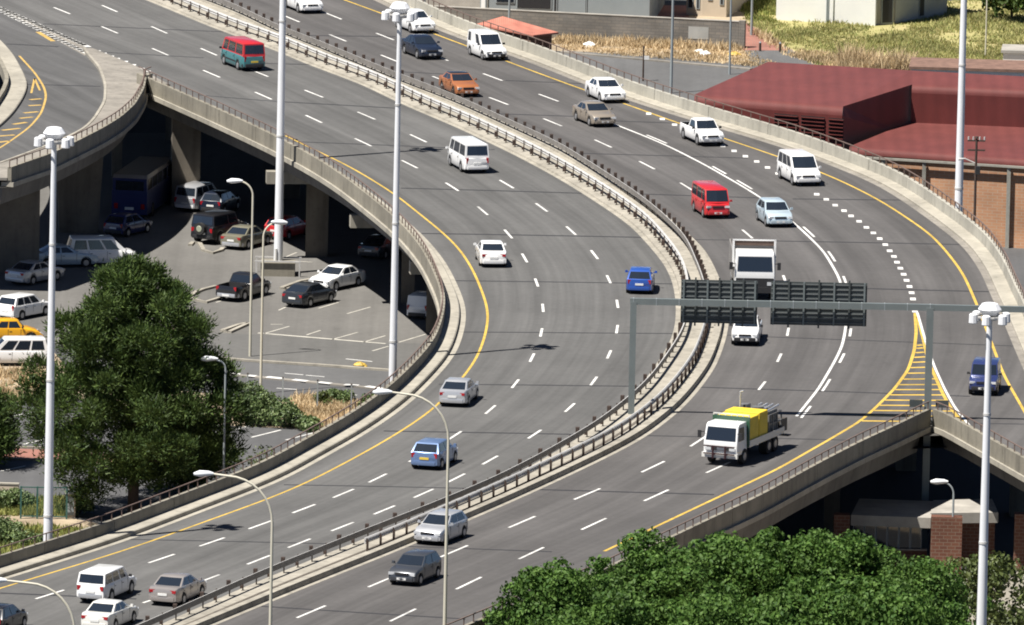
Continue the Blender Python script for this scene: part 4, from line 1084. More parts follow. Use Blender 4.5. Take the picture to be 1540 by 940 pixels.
def flatbed():
    p = PX(1115, 687); p.z = .004; r = empty('flatbed_truck', p, road_heading(p, False) - rad(6), 'white flatbed truck carrying yellow covered crates and pipework, the largest vehicle near the yellow line', 'truck', INB)
    r.scale = (.97,) * 3
    cab(r, 3.5, 2.1, .62, 2.45, W_, .22, 1.6, 1.42)
    b = MB(); b.box((3.56, 0, .62), (.2, 2.2, .28)); b.build('bumper', P['offwhite'], r)
    b = MB(); b.box((3.545, 0, 1.0), (.05, 1.7, .2)); b.build('grille', M_DARK, r)
    bb = MB()
    for y in (-.38, .38): bb.bar((3.74, y, .45), (3.74, y, 1.2), .09)
    for z in (.72, 1.16): bb.bar((3.74, -.95, z), (3.74, .95, z), .07)
    bb.build('bull_bar', mat('bull_bar_red_black', (.035, .010, .012), .5), r)
    for s in (-1, 1):
        b = MB(); b.box((3.56, s * .74, .98), (.05, .36, .17)); b.build('headlight', M_LAMP, r)
    b = MB(); b.box((3.675, .1, 1.02), (.03, .5, .14)); b.build('number_plate', M_PLW, r)
    b = MB(); b.box((-.7, 0, .75), (7.2, .85, .25)); b.build('chassis', M_DARK, r)
    b = MB(); b.box((-1.05, 0, .98), (5.7, 2.3, .16)); b.build('flatbed', P['offwhite'], r)
    for s in (-1, 1):
        b = MB(); b.box((-1.05, s * 1.17, 1.16), (5.7, .05, .3)); b.build('side_board', P['offwhite'], r)
    b = MB(); b.box((1.80, 0, 1.8), (.08, 2.3, 1.75)); b.build('headboard', P['green'], r)
    b = MB()
    for y in np.linspace(-1.1, 1.1, 7): b.bar((1.80, y, 2.5), (1.80, y, 2.78), .06)
    b.bar((1.80, -1.12, 2.78), (1.80, 1.12, 2.78), .06); b.build('rack', P['offwhite'], r)
    yc = mat('yellow_cover', (.68, .49, .035), .6, var=.12, vscale=1.5)
    for k, (x, h) in enumerate(((.85, 1.55), (-.65, 1.62))):
        b = MB(); b.box((x, 0, 1.06 + h / 2), (1.42, 2.2, h), 0, .985); o = b.build('crate', yc, r)
        bv = o.modifiers.new('round', 'BEVEL'); bv.width = .06; bv.segments = 2
    mg = mat('machinery', (.20, .20, .20), .5, metal=.4, var=.3, vscale=2)
    b = MB()
    for x in (-1.7, -2.4, -3.1, -3.8):
        for y in (-1.0, 0, 1.0): b.bar((x, y, 1.06), (x, y, 2.3 + rnd.uniform(-.3, .5)), .08)
    for z in (1.7, 2.25):
        for y in (-1.0, 1.0): b.bar((-1.7, y, z), (-3.8, y, z), .06)
        for x in (-1.7, -2.4, -3.1, -3.8): b.bar((x, -1, z), (x, 1, z), .06)
    b.tube([(-2.0, .2, 2.0), (-2.0, .2, 2.7)], .35, 12); b.box((-3.0, .2, 2.3), (.6, .9, .5)); b.box((-2.6, .3, 1.75), (1.5, 1.2, 1.3)); b.box((-2.2, -.7, 2.2), (.7, .5, 1.1)); b.box((-3.3, -.6, 1.6), (.8, .8, .9))
    b.build('machinery', mg, r)
    b = MB(); b.tube([(-1.6, -.75, 2.6), (-1.6, -.75, 3.55), (-1.6, -.55, 3.6)], .06, 8)
    for y in (-.2, .15, .5, .85): b.tube([(-1.75, y, 2.5), (-3.7, y, 2.6)], .06, 8)
    b.build('pipework', P['silver'], r)
    b = MB(); b.box((-4.25, .75, 1.35), (.9, .6, .75)); b.build('rear_engine', mat('engine_dark', (.07, .06, .05), .6, var=.3), r)
    b = MB(); b.box((-4.1, .9, .78), (.5, 1.1, .06)); b.build('tail_step', M_DARK, r)
    truck_wheels(r, (2.35, -1.7, -2.75), 2.2, .46, (-1.7, -2.75))
flatbed()


# ------------------------------------------------------------------ poles
def mast(xy, top, label, r0=.30, r1=.13, lamps=True, yaw=.3):
    r = empty('high_mast_light', (xy[0], xy[1], GZ), yaw, label, 'light mast', 'tall white light masts'); H = top - GZ
    b = MB(); n = 8; b.tube([(0, 0, H * i / n) for i in range(n + 1)], [r0 + (r1 - r0) * i / n for i in range(n + 1)], 14); b.build('pole', M_MAST, r, smooth=30)
    for k in (.30, .55, .8):
        b = MB(); rr = r0 + (r1 - r0) * k; b.tube([(0, 0, H * k), (0, 0, H * k + .12)], [rr + .025, rr + .02], 14); b.build('collar', M_GALV, r, smooth=30)
    b = MB(); b.box((-r0 * .7, -r0 * .75, 1.3), (.18, .12, .8), .8); b.build('access_door', M_GALV, r)
    b = MB(); b.tube([(0, 0, 0), (0, 0, .12)], [.55, .55], 12); b.build('base_plate', M_GALV, r)
    if lamps:
        b = MB(); b.tube([(0, 0, H - .12), (0, 0, H + .18), (0, 0, H + .46), (0, 0, H + .5)], [.40, .62, .42, .3], 10); b.build('hood', M_MAST, r, smooth=25)
        b = MB()
        for k in range(8):
            a = 2 * math.pi * k / 8; c = 2 * math.pi * (k + 1) / 8; b.bar((math.cos(a) * .7, math.sin(a) * .7, H - .2), (math.cos(c) * .7, math.sin(c) * .7, H - .2), .08)
        for k in range(4): a = math.pi / 2 * k; b.bar((0, 0, H - .2), (math.cos(a) * .7, math.sin(a) * .7, H - .2), .06)
        b.build('lamp_ring', M_GALV, r)
        for k in range(6):
            a = 2 * math.pi * k / 6; x, y = math.cos(a) * .88, math.sin(a) * .88
            b = MB(); b.tube([(x, y, H - .55), (x, y, H - .5), (x, y, H - .08), (x, y, H - .02)], [.20, .24, .22, .14], 10); b.build('floodlight', M_MAST, r, smooth=30)
    return r


q = PX(72, 818); mast((q.x, q.y), height_at((q.x, q.y), 205), 'tall white light mast in front of the dark pine at the left', .30, .14)
q = PX(418, 412, GZ); m2 = (q.x, q.y); mast(m2, 22.5, 'tall white light mast standing on a round steel plinth in the parking lot', .30, .15)
q = PX(591, 541); mast((q.x, q.y), height_at((q.x, q.y), 16), 'tall white light mast passing in front of the left carriageway at the picture centre left', .27, .13)
q = PX(1441, 332, 0); mast((q.x, q.y), 24, 'tall white light mast in front of the red roofed hall', .30, .15)
q = PX(1468, 1240, GZ); mast((q.x, q.y), height_at((q.x, q.y), 470), 'tall white light mast rising from the green trees at the lower right', .34, .14)
pl_ = empty('mast_plinth', (m2[0], m2[1], GZ), 0, 'low concrete plinth with guard bars round the foot of the mast in the parking lot', 'plinth')
pl_.location = (m2[0], m2[1] - .3, GZ)
b = MB(); b.box((0, 0, .45), (2.2, 1.6, .9)); b.build('block', M_PAR, pl_)
b = MB()
for s in (-1, 1):
    b.bar((-1.5, s * .9, 1.0), (1.5, s * .9, 1.0), .09)
    for x in (-1.4, 1.4): b.bar((x, s * .9, 0), (x, s * .9, 1.0), .08)
b.build('guard_bar', M_GALV, pl_)


def lamp(base, top, reach, dirv, label, r0=.09, r1=.055, m=None, curve=1.6, group='curved arm street lamps', hs=1.0, rise=.6):
    """street lamp with a curved arm; base is a world point, top the height of the arm end"""
    m = m or M_LAMPP; r = empty('street_lamp', base, math.atan2(dirv[1], dirv[0]), label, 'street lamp', group); H = top - base[2]
    pts = [(0, 0, 0), (0, 0, H * .5), (0, 0, H - rise - curve)]; rs = [r0, (r0 + r1) / 2, r1 * 1.15]
    for k in range(1, 9):
        a = k / 8 * math.pi / 2; pts.append(((1 - math.cos(a)) * curve, 0, H - rise - curve + math.sin(a) * curve)); rs.append(r1)
    pts.append((reach - .5, 0, H - rise + rise * .35 if rise > 0 else H)); rs.append(r1 * .85)
    b = MB(); b.tube(pts, rs, 10); b.build('pole', m, r, smooth=40)
    e = Vector(pts[-1]); b = MB(); b.tube([e + Vector((-.15, 0, 0)), e + Vector((.1, 0, .01)), e + Vector((.55 * hs, 0, -.02)), e + Vector((.85 * hs, 0, -.05))], [.06, .13 * hs, .17 * hs, .07], 10); o = b.build('lamp_head', mat('lamp_head_white', (.70, .72, .74), .4), r, smooth=40)
    return r


def lamp_px(bx, by, bz, topy, headx, label, **k):
    b = PX(bx, by, bz); t = height_at((b.x, b.y), topy); s = 25.0
    reach = abs(headx - bx) / 25.5; d = (math.copysign(1, headx - bx), .12)
    return lamp(Vector((b.x, b.y, bz)), t, reach, d, label, **k)


lamp_px(376, 536, GZ, 272, 343, 'cream street lamp beside the black pickup in the parking lot, arm to the left', curve=.9, rise=.05)
lamp_px(392, 592, GZ, 333, 420, 'cream street lamp in the parking lot, arm to the right before the tall mast', curve=.9, rise=.05)
lamp_px(335, 792, GZ, 536, 307, 'thin grey street lamp at the right side of the dark pine', m=M_GPOLE, r0=.07, r1=.05, curve=.5, rise=.25)
lz = .85
for hx, hy, x, topy, lab in [(565, 588, 668, 588, 'cream street lamp with a long curved arm in front of the silver liftback'), (300, 714, 404, 711, 'cream street lamp with a long curved arm before the parapet at lower left'), (-6, 874, 108, 872, 'cream street lamp cut by the bottom left photo edge')]:
    # these stand on the right hand parapet below the frame
    yy = None
    for py in range(930, 1400):
        p = PX(x, py, 0)
        if p.x > G1.x(p.y) + .1: yy = py; break
    b_ = PX(x, yy or 1100, 0); lamp(Vector((b_.x, b_.y, lz)), height_at((b_.x, b_.y), topy), abs(hx - x) / 28.5, (-1, .1), lab, r0=.10, r1=.06, curve=2.3, rise=.25)
lamp_px(1431, 862, GZ, 724, 1406, 'grey street lamp in front of the brick pillar at the lower right', m=M_GPOLE, r0=.08, r1=.05, curve=.7, rise=.05)


def pole(px0, topy, rad_, label, name='pole', m=None, z=GZ, group='thin poles behind the far barrier', cap=True, arm=False, zb=None):
    b0 = PX(*px0, z if zb is None else zb); t = height_at((b0.x, b0.y), topy); r = empty(name, (b0.x, b0.y, z), 0, label, 'pole', group)
    b = MB(); b.tube([(0, 0, 0), (0, 0, t - z)], [rad_, rad_ * .75], 10); b.build('shaft', m or M_GPOLE, r, smooth=40)
    if cap:
        b = MB(); b.tube([(0, 0, t - z), (0, 0, t - z + .12)], [rad_ * 1.3, rad_ * 1.1], 10); b.build('cap', m or M_GPOLE, r)
    if arm:
        b = MB()
        for zz in (t - z - .15, t - z - .75): b.bar((-.55, 0, zz), (.55, 0, zz), .1)
        b.build('cross_arm', M_WOOD, r)
        for x in (-.5, -.2, .2, .5):
            b = MB(); b.tube([(x, 0, t - z - .1), (x, 0, t - z + .1)], .05, 8); b.build('insulator', M_GALV, r)
        b = MB(); b.box((.12, -.15, t - z - 2.0), (.3, .3, .5)); b.build('switch_box', M_DARK, r)
        b = MB(); b.tube([(0, 0, t - z - 1.6), (-.7, 0, t - z - 1.3), (-1.1, 0, t - z - 1.35)], [.04, .04, .09], 8); b.build('lamp_arm', M_GALV, r)
    return r


pole((1009, 140), -40, .11, 'grey lamp pole rising behind the far barrier, in front of the block wall', 'lamp_pole')
pole((765, 62), -40, .09, 'thin pale pole behind the far barrier near the small pink roof', 'lamp_pole')
pole((1097, 112), -20, .085, 'slim grey pole with a yellow base mark near the right end of the block wall', 'lamp_pole')
pole((1130, 53), -40, .10, 'grey pole beside the red paved path', 'lamp_pole')
pole((1482, 86), -40, .06, 'thin light pole in the dry grass field at the upper right', 'lamp_pole', m=M_LAMPP)
pole((1243, 36), -30, .06, 'thin dark downpipe pole in front of the white wall', 'pole', m=M_GPOLE, cap=False)
pole((1465, 351), 208, .10, 'dark utility pole with cross arms beside the mast in front of the brick wall', 'utility_pole', m=M_WOOD, arm=True, zb=0)
r = pole((967, 122), 72, .07, 'short dark post with a small pale sign plate beside the street', 'sign_post', m=M_WOOD)
b = MB(); b.box((.22, -.08, 1.7), (.35, .03, .28)); b.build('sign_plate', M_PLW, r)
for x, y in [(1143, 77), (1173, 78)]:
    p = PX(x, y, GZ); o = empty('bollard', (p.x, p.y, GZ), 0, 'short dark bollard on the red paved path, %s of two' % ('left' if x < 1150 else 'right'), 'bollard', 'bollards on the red path')
    b = MB(); b.tube([(0, 0, 0), (0, 0, .62)], [.09, .085], 10); b.build('post', M_WOOD, o)
    b = MB(); b.tube([(0, 0, .62), (0, 0, .72)], [.09, .04], 10); b.build('cap', M_GPOLE, o)


# gantry with the backs of two sign boards
def gantry():
    a = PX(949, 626); c = PX(1399, 735, GZ)
    za = height_at((a.x, a.y), 447); r = empty('sign_gantry', (a.x, a.y, 0), 0, 'grey steel sign gantry spanning the right carriageway', 'gantry')
    zt = za - .25; d = Vector((PX(1540, 466, zt).x - PX(949, 452, zt).x, 0, 0)); L = d.x
    def loc(p): return (p[0] - a.x, p[1] - a.y, p[2])
    b = MB(); b.box((0, 0, zt / 2), (.36, .36, zt)); b.build('post', M_GANT, r)
    bx = PX(1399, 463, zt).x - a.x
    # second post stands on the lower ground in the gap between the decks
    yy = .9
    b = MB(); b.box((bx, 0, (zt + GZ) / 2), (.40, .40, zt - GZ)); b.build('post', M_GANT, r)
    b = MB(); b.box((bx / 2, 0, zt + .02), (bx + .4, .30, .36)); xe = KR.x(a.y) + 1.5 - a.x; b.box(((bx + .2 + xe) / 2, 0, zt + .02), (xe - bx - .2, .28, .34)); b.build('beam', M_GANT, r)
    b = MB(); b.box((xe, 0, (zt + GZ) / 2), (.36, .36, zt - GZ)); b.build('post', M_GANT, r)
    for i in range(14):
        b = MB(); b.box((i * bx / 13, 0, zt + .02), (.05, .33, .39)); b.build('flange', M_GPOLE, r)
    for x0, x1, t0, t1, lab in [(1024, 1139, 418, 483, 'dark ribbed back of the left sign board on the gantry, above the median'), (1159, 1303, 424, 489, 'dark ribbed back of the wider right sign board on the gantry')]:
        X0 = PX(x0, 455, zt).x - a.x; X1 = PX(x1, 455, zt).x - a.x; h = 2.5; w = X1 - X0
        s = empty('sign_board', (a.x + (X0 + X1) / 2, a.y + .36, zt + .02), 0, lab, 'sign', 'sign boards on the gantry')
        b = MB(); b.box((0, .1, 0), (w, .05, h))
        b.build('panel', M_SIGN, s)
        for k in range(9):
            z = -h / 2 + .14 + k * (h - .28) / 8; b = MB(); b.box((0, .055, z), (w - .05, .05, .06)); b.build('rib', mat('rib_grey', (.13, .14, .14), .6), s)
        for k in range(7):
            x = -w / 2 + .15 + k * (w - .3) / 6; b = MB(); b.box((x, .0, (.0 if k % 2 else 0)), (.10, .06, h + (.3 if k % 2 else 0))); b.build('strut', M_GANT if k % 2 == 0 else M_SIGN, s)
gantry()

# ------------------------------------------------------------------ buildings
def quad(mb, *p): mb.add([tuple(q) for q in p], [tuple(range(len(p)))])


def eave(mb, a, b, out, r=.55, n=6):
    """rounded sheet edge: from the line a-b curving outwards and down"""
    vs = []
    for p in (a, b):
        for k in range(n + 1):
            t = k / n * math.pi / 2; vs.append(p + out * (r * math.sin(t)) + Vector((0, 0, -r * (1 - math.cos(t)))))
    mb.add(vs, [(k, k + 1, n + 2 + k, n + 1 + k) for k in range(n)])


def red_hall():
    ro = empty('red_roofed_hall', PX(1400, 300, GZ), 0, 'large brick hall with a dark red ribbed metal roof beyond the far barrier', 'building'); o0 = Vector(ro.location)
    def put(mb, name, m, par=ro, smooth=None, fix=False):
        mb.v = [(x - o0.x, y - o0.y, z - o0.z) for x, y, z in mb.v]; return mb.build(name, m, par, smooth=smooth, fix=fix)
    A = PX(1268, 160, 1.0); L = PX(1045, 142, 1.0); BL = PX(1155, 93, 1.75); BR = PX(1560, 116, 1.75); BM = PX(1372, 106, 1.75); C = PX(1372, 127, 1.35); D = PX(1560, 135, 1.35)
    out = Vector((-.1, -1, 0)).normalized()
    mb = MB(); quad(mb, L, A, C, BM, BL); quad(mb, C, D, BR, BM)
    put(mb, 'roof', M_REDROOF)
    mb = MB(); eave(mb, L, A, out); put(mb, 'eave', M_REDROOF, smooth=50)
    mb = MB(); eave(mb, C, D, out, .5); put(mb, 'eave', M_REDROOF, smooth=50)
    Af = A + out * .55 - Vector((0, 0, .55)); Lf = L + out * .55 - Vector((0, 0, .55)); Cf = C + out * .5 - Vector((0, 0, .5)); Df = D + out * .5 - Vector((0, 0, .5))
    dn = lambda p, z: Vector((p.x, p.y, z))
    mb = MB(); quad(mb, dn(Lf, GZ), dn(Af, GZ), Af, Lf); put(mb, 'front_wall', M_REDWALL)
    # side wall of the tall block, facing right
    mb = MB(); quad(mb, dn(Af, -2.2), dn(C, -2.2), C, A, Af); quad(mb, dn(Cf, -2.2), dn(Df, -2.2), Df, Cf); put(mb, 'clad_wall', M_REDWALL)
    # lower roof
    E0 = PX(1278, 220, -1.35); E1 = PX(1560, 240, -1.45); B0 = dn(Cf, -1.15); B1 = dn(Df, -1.15)
    mb = MB(); quad(mb, E0 + (Af - dn(E0, Af.z)) * 0, E1, B1 + Vector((0, .5, 0)), B0 + Vector((0, .5, 0))); put(mb, 'lower_roof', M_REDROOF)
    mb = MB(); eave(mb, E0, E1, out, .45); put(mb, 'eave', M_REDROOF, smooth=50)
    w0 = E0 + out * .25; w1 = E1 + out * .25
    mb = MB(); quad(mb, dn(w0, GZ), dn(w1, GZ), dn(w1, -1.7), dn(w0, -1.7)); put(mb, 'brick_wall', M_BRICK)
    g0 = w0 + out * .35; g1 = w1 + out * .35
    mb = MB(); mb.bar(dn(g0, -1.95), dn(g1, -1.95), .16, .14); put(mb, 'gutter', M_PARW, fix=True)
    for x in (1330, 1391, 1517):
        t = (PX(x, 300, -4).x - g0.x) / (g1.x - g0.x); p = g0.lerp(g1, t)
        mb = MB(); mb.box((p.x, p.y + .1, (GZ - 2.0) / 2), (.24, .2, -2.0 - GZ)); put(mb, 'wall_post', M_PARW, fix=True)
    # louvred vents in the front wall
    for xa, xb in ((1165, 1200), (1205, 1240), (1246, 1268)):
        ta = (PX(xa, 180, 0).x - Lf.x) / (Af.x - Lf.x); tb = (PX(xb, 180, 0).x - Lf.x) / (Af.x - Lf.x); pa = Lf.lerp(Af, ta); pb_ = Lf.lerp(Af, tb)
        mb = MB(); quad(mb, dn(pa, -1.15) + out * .03, dn(pb_, -1.15) + out * .03, dn(pb_, .25) + out * .03, dn(pa, .25) + out * .03); v = put(mb, 'louvre', mat('vent_dark', (.012, .010, .010), .9))
        mb = MB()
        for k in range(6): z = -1.1 + k * .25; mb.bar(dn(pa, z) + out * .09, dn(pb_, z) + out * .09, .12, .05)
        mb.v = [(x - o0.x, y - o0.y, z - o0.z) for x, y, z in mb.v]; mb.build('louvre_slat', M_REDWALL, v)
red_hall()


def block(name, px0, px1, base, ztop, depth, m, label, cat='building', roofm=None, z=GZ, wins=(), group=None, par=0.0, yaw=None, lid=.2):
    """box building whose front base runs between two photo points; wins = (s0, s1, z0, z1, material)"""
    a = PX(px0, base[0], z); b = PX(px1, base[1], z); w = (b - a).length; c = (a + b) / 2; ang = math.atan2(b.y - a.y, b.x - a.x)
    r = empty(name, (c.x, c.y, z), ang, label, cat, group); h = ztop - z
    mb = MB(); mb.box((0, depth / 2, h / 2), (w, depth, h)); mb.build('wall', m, r)
    mb = MB(); mb.box((0, depth / 2, h + lid / 2 + .003), (w + .3, depth + .3, lid)); mb.build('roof', roofm or m, r)
    for s0, s1, za, zb, wm_ in wins:
        x0, x1 = (s0 - .5) * w, (s1 - .5) * w
        f = MB(); f.box(((x0 + x1) / 2, -.02, (za + zb) / 2), (x1 - x0, .08, zb - za)); fo = f.build('window', M_GPOLE, r)
        g = MB(); g.box(((x0 + x1) / 2, -.065, (za + zb) / 2), (x1 - x0 - .16, .03, zb - za - .16)); g.build('pane', wm_ or M_GLASS, fo)
    return r


# long grey block wall
a = PX(600, 46, GZ); b_ = PX(1110, 72, GZ); r = empty('block_wall', (a.x, a.y, GZ), math.atan2(b_.y - a.y, b_.x - a.x), 'long grey block wall behind a strip of dry grass', 'wall'); w = (b_ - a).length
mb = MB(); mb.box((w / 2, .15, .95), (w, .3, 1.9)); mb.build('wall', M_STONE, r)
mb = MB(); mb.box((w / 2, .15, 1.93), (w + .06, .36, .06)); mb.build('coping', M_SLAB, r)
mb = MB(); mb.box((w * .883, -.012, .95), (1.5, .02, .9)); mb.build('paint_patch', mat('pale_patch', (.34, .34, .32), .8, var=.15), r)
mb = MB(); mb.box((w + .25, .15, 1.0), (.45, .45, 2.0)); mb.build('end_pier', M_STONE, r)
block('warehouse', 735, 976, (36, 44), -.5, 14, M_BLUEG, 'blue grey warehouse with a dark wide opening behind the block wall', wins=((.17, .39, 1.2, 5.0, M_DARK), (.40, .425, .3, 5.2, M_DARK), (.595, .61, .3, 5.2, M_DARK), (.04, .16, 1.6, 5.2, M_GLASS)))
block('brick_outhouse', 640, 733, (25, 30), 0, 8, M_SLAB, 'brown grey outhouse left of the warehouse at the top edge', wins=((.88, .98, .5, 5.5, M_PLW), (.2, .4, 2, 4, M_GLASS)))
block('cream_house', 1032, 1056, (22, 24), .8, 8, M_CREAM, 'tall cream house front with narrow dark windows behind the block wall', wins=((.1, .45, .5, 6.0, M_DARK), (.62, .85, .5, 5.5, M_DARK)), roofm=M_PINKTILE)
block('cream_cottage', 1056, 1092, (24, 26), -2.6, 8, M_CREAM, 'low cream cottage with two small windows right of the tall cream house', wins=((.22, .42, 1.2, 3.0, M_DARK), (.72, .9, .9, 2.2, M_DARK)), roofm=M_BLUEG)
block('grey_house', 1060, 1120, (8, 10), -1.5, 8, M_BLUEG, 'grey house at the top edge beside the red path', wins=((.3, .5, 1, 3, M_GLASS),), roofm=M_PINKTILE)
# low tiled roofs behind the wall
def gable(name, pts, z, wallto, m, label, wm_=None):
    P4 = [PX(x, y, z + dz) for x, y, dz in pts]; c = sum(P4, Vector()) / 4; r = empty(name, (c.x, c.y, GZ), 0, label, 'building')
    loc = lambda p: (p.x - c.x, p.y - c.y, p.z - GZ)
    up = [loc(p) for p in P4]; lo = [(x, y, zz - .12) for x, y, zz in up]
    mb = MB(); mb.add(up + lo, [(0, 1, 2, 3), (7, 6, 5, 4)] + [(i, (i + 1) % 4, 4 + (i + 1) % 4, 4 + i) for i in range(4)]); mb.build('roof', m, r)
    k = .84; cc = Vector((sum(p[0] for p in up) / 4, sum(p[1] for p in up) / 4))
    pl = [((p[0] - cc.x) * k + cc.x, (p[1] - cc.y) * k + cc.y) for p in up]; zb_ = min(p[2] for p in lo) - .03
    mb = MB(); mb.prism(pl, 0, zb_); mb.build('wall', wm_ or M_BRICKR, r)
    s = pl[1]; t = pl[0]
    mb = MB(); x, y = (s[0] + t[0]) / 2, (s[1] + t[1]) / 2; mb.box((x, y - .02, zb_ * .5), (.9, .12, zb_ * .7), math.atan2(s[1] - t[1], s[0] - t[0])); mb.build('door', M_DARK, r)
    return r
gable('tiled_shed', [(716, 36, -.2), (802, 53, -.2), (840, 48.5, -.2), (756, 24.5, .3)], -3.7, 0, M_PINKTILE, 'small shed with a pink tiled roof just behind the far barrier')
pxflat('pavement', [(974, 8), (1032, 8), (1040, 40), (974, 40)], GZ + .008, M_PAVER)
block('white_building', 1167, 1316, (30, 39), .5, 9, M_WHITEW, 'large plain white building in the grass field at the top', wins=((.505, .53, .1, 6.5, M_GPOLE),))
block('grey_annex', 1318, 1345, (38, 37), .5, 10, M_SLAB, 'narrow shaded annex with a dark door right of the white building', wins=((.25, .9, .1, 2.6, M_DARK),))
block('pale_annex', 1346, 1424, (36, 22), -.6, 8, mat('pale_wall', (.42, .42, .40), .8, var=.1), 'pale grey annex with small dark windows at the top right', wins=((.2, .32, 2.8, 5.4, M_DARK), (.45, .55, .2, 5.5, M_DARK), (.62, .72, 3.4, 5.4, M_DARK)))
block('flat_roofed_store', 1369, 1640, (150, 158), -5.2, 4.6, M_WHITEW, 'low flat roofed store with a brown gravel roof behind the red hall', roofm=mat('brown_gravel', (.17, .10, .075), .95, var=.35, vscale=1.5))
block('roof_store', 1508, 1640, (104, 108), -6.2, 3, M_WHITEW, 'small pale shed at the right edge of the grass field', roofm=M_SLAB)


def kiosk():
    """flat roofed pavilion with brick pillars below the ramps"""
    c = PX(1345, 858, GZ); r = empty('flat_roofed_pavilion', (c.x, c.y, GZ), 0, 'low pavilion with a flat concrete roof and brick pillars in the shade between the ramps', 'building')
    X = lambda x, z=-4.2, y=790: PX(x, y, z).x - c.x
    x0, x1, x2 = X(1282), X(1402), X(1505)
    dy = 1.0; H = 2.2; zt = 3.0
    mb = MB(); mb.prism([(x0, 0), (x1, -.4), (x1 + .3, 5.2), (x0 + .6, 5.6)], 2.55, 3.15); mb.prism([(x1 + .003, .9), (x2, 1.6), (x2 - .2, 6.2), (x1 + .303, 5.3)], 2.6, 3.2); mb.build('roof', M_SLAB, r)
    mb = MB(); mb.box(((x0 + x1) / 2, .75, .55), (x1 - x0 - .3, .25, 1.1)); mb.box(((x1 + x2) / 2, 2.3, 1.28), (x2 - x1 - .3, .25, 2.56)); mb.build('wall', M_BRICKR, r)
    for k in range(6):
        x = x0 + .15 + (x1 - x0 - .6) * (k + .5) / 6; w = (x1 - x0 - .6) / 6
        f = MB(); f.box((x, .75, 1.82), (w - .02, .12, 1.40)); fo = f.build('window', M_GPOLE, r)
        g = MB(); g.box((x, .68, 1.82), (w - .12, .03, 1.30)); g.build('pane', M_GLASS, fo)
    mb = MB(); mb.box(((x0 + x1) / 2, .6, 1.14), (x1 - x0 - .3, .4, .07)); mb.build('sill', M_WALK, r)
    for x, w in ((X(1426), 1.75), (X(1268), .9), (X(1540), .8)):
        mb = MB(); mb.box((x, -.3 if x < x2 - .5 else 1.2, 1.62), (w, .8, 3.28)); mb.build('pillar', M_BRICKR, r)
kiosk()


# ------------------------------------------------------------------ vegetation
def np_mesh(name, V, Q, m, parent=None, mat_i=None):
    me = bpy.data.meshes.new(name); nv, nq = len(V), len(Q)
    me.vertices.add(nv); me.vertices.foreach_set('co', np.asarray(V, np.float32).ravel())
    k = Q.shape[1]; me.loops.add(nq * k); me.loops.foreach_set('vertex_index', np.asarray(Q, np.int32).ravel())
    me.polygons.add(nq); me.polygons.foreach_set('loop_start', np.arange(0, nq * k, k, dtype=np.int32))
    me.update(calc_edges=True); me.validate()
    return link(name, me, m, parent)


def leaves(P_, Nn, size, aspect=1.6, tilt=.7, fold=.25):
    """one folded leaf (two quads sharing a midrib) per point"""
    n = len(P_); R = nrg.normal(size=(n, 3)); nn = Nn + tilt * R; nn /= np.linalg.norm(nn, axis=1)[:, None]
    t = np.cross(nn, nrg.normal(size=(n, 3))); t /= np.linalg.norm(t, axis=1)[:, None]; b = np.cross(nn, t)
    s = size * nrg.uniform(.65, 1.35, n)[:, None]; l = s * aspect / 2; w = s / 2
    f = nn * (s * fold)
    v = np.stack([P_ - t * l, P_ - t * l * .2 + b * w + f, P_ + t * l, P_ - t * l * .2 - b * w + f], 1)   # diamond
    V = v.reshape(-1, 3); i = np.arange(n)[:, None] * 4
    Q = np.concatenate([i + np.array([[0, 1, 2]]), i + np.array([[0, 2, 3]])], 0)
    return V, Q


def lobes_crown(lobes, per_m2, size, up=.35, squash=.8, depth=.35, aspect=1.6, tilt=.7):
    Ps, Ns = [], []
    for (c, r) in lobes:
        n = int(per_m2 * 4 * math.pi * r * r * .75); d = nrg.normal(size=(n, 3)); d[:, 2] += up * nrg.random(n); d /= np.linalg.norm(d, axis=1)[:, None]
        rr = r * (1 - depth * nrg.random(n) ** 1.5) * (1 + .10 * nrg.normal(size=n))
        p = d * rr[:, None]; p[:, 2] *= squash
        Ps.append(p + np.array(c)); Ns.append(d)
    return leaves(np.concatenate(Ps), np.concatenate(Ns), size, aspect, tilt)


def trunk_mesh(root, H, r0, limbs, m=M_BARK):
    b = MB(); lean = rnd.uniform(-.15, .15)
    b.tube([(0, 0, 0), (lean * .3, .05, H * .35), (lean, 0, H * .75), (lean, .1, H)], [r0, r0 * .75, r0 * .45, r0 * .15], 10)
    for (z, e) in limbs:
        s = Vector((lean * z / H, 0, z)); e = Vector(e); mid = s.lerp(e, .5) + Vector((0, 0, .25)); b.tube([s, mid, e], [r0 * .38, r0 * .25, r0 * .08], 7)
    return b.build('trunk', m, root, smooth=50)


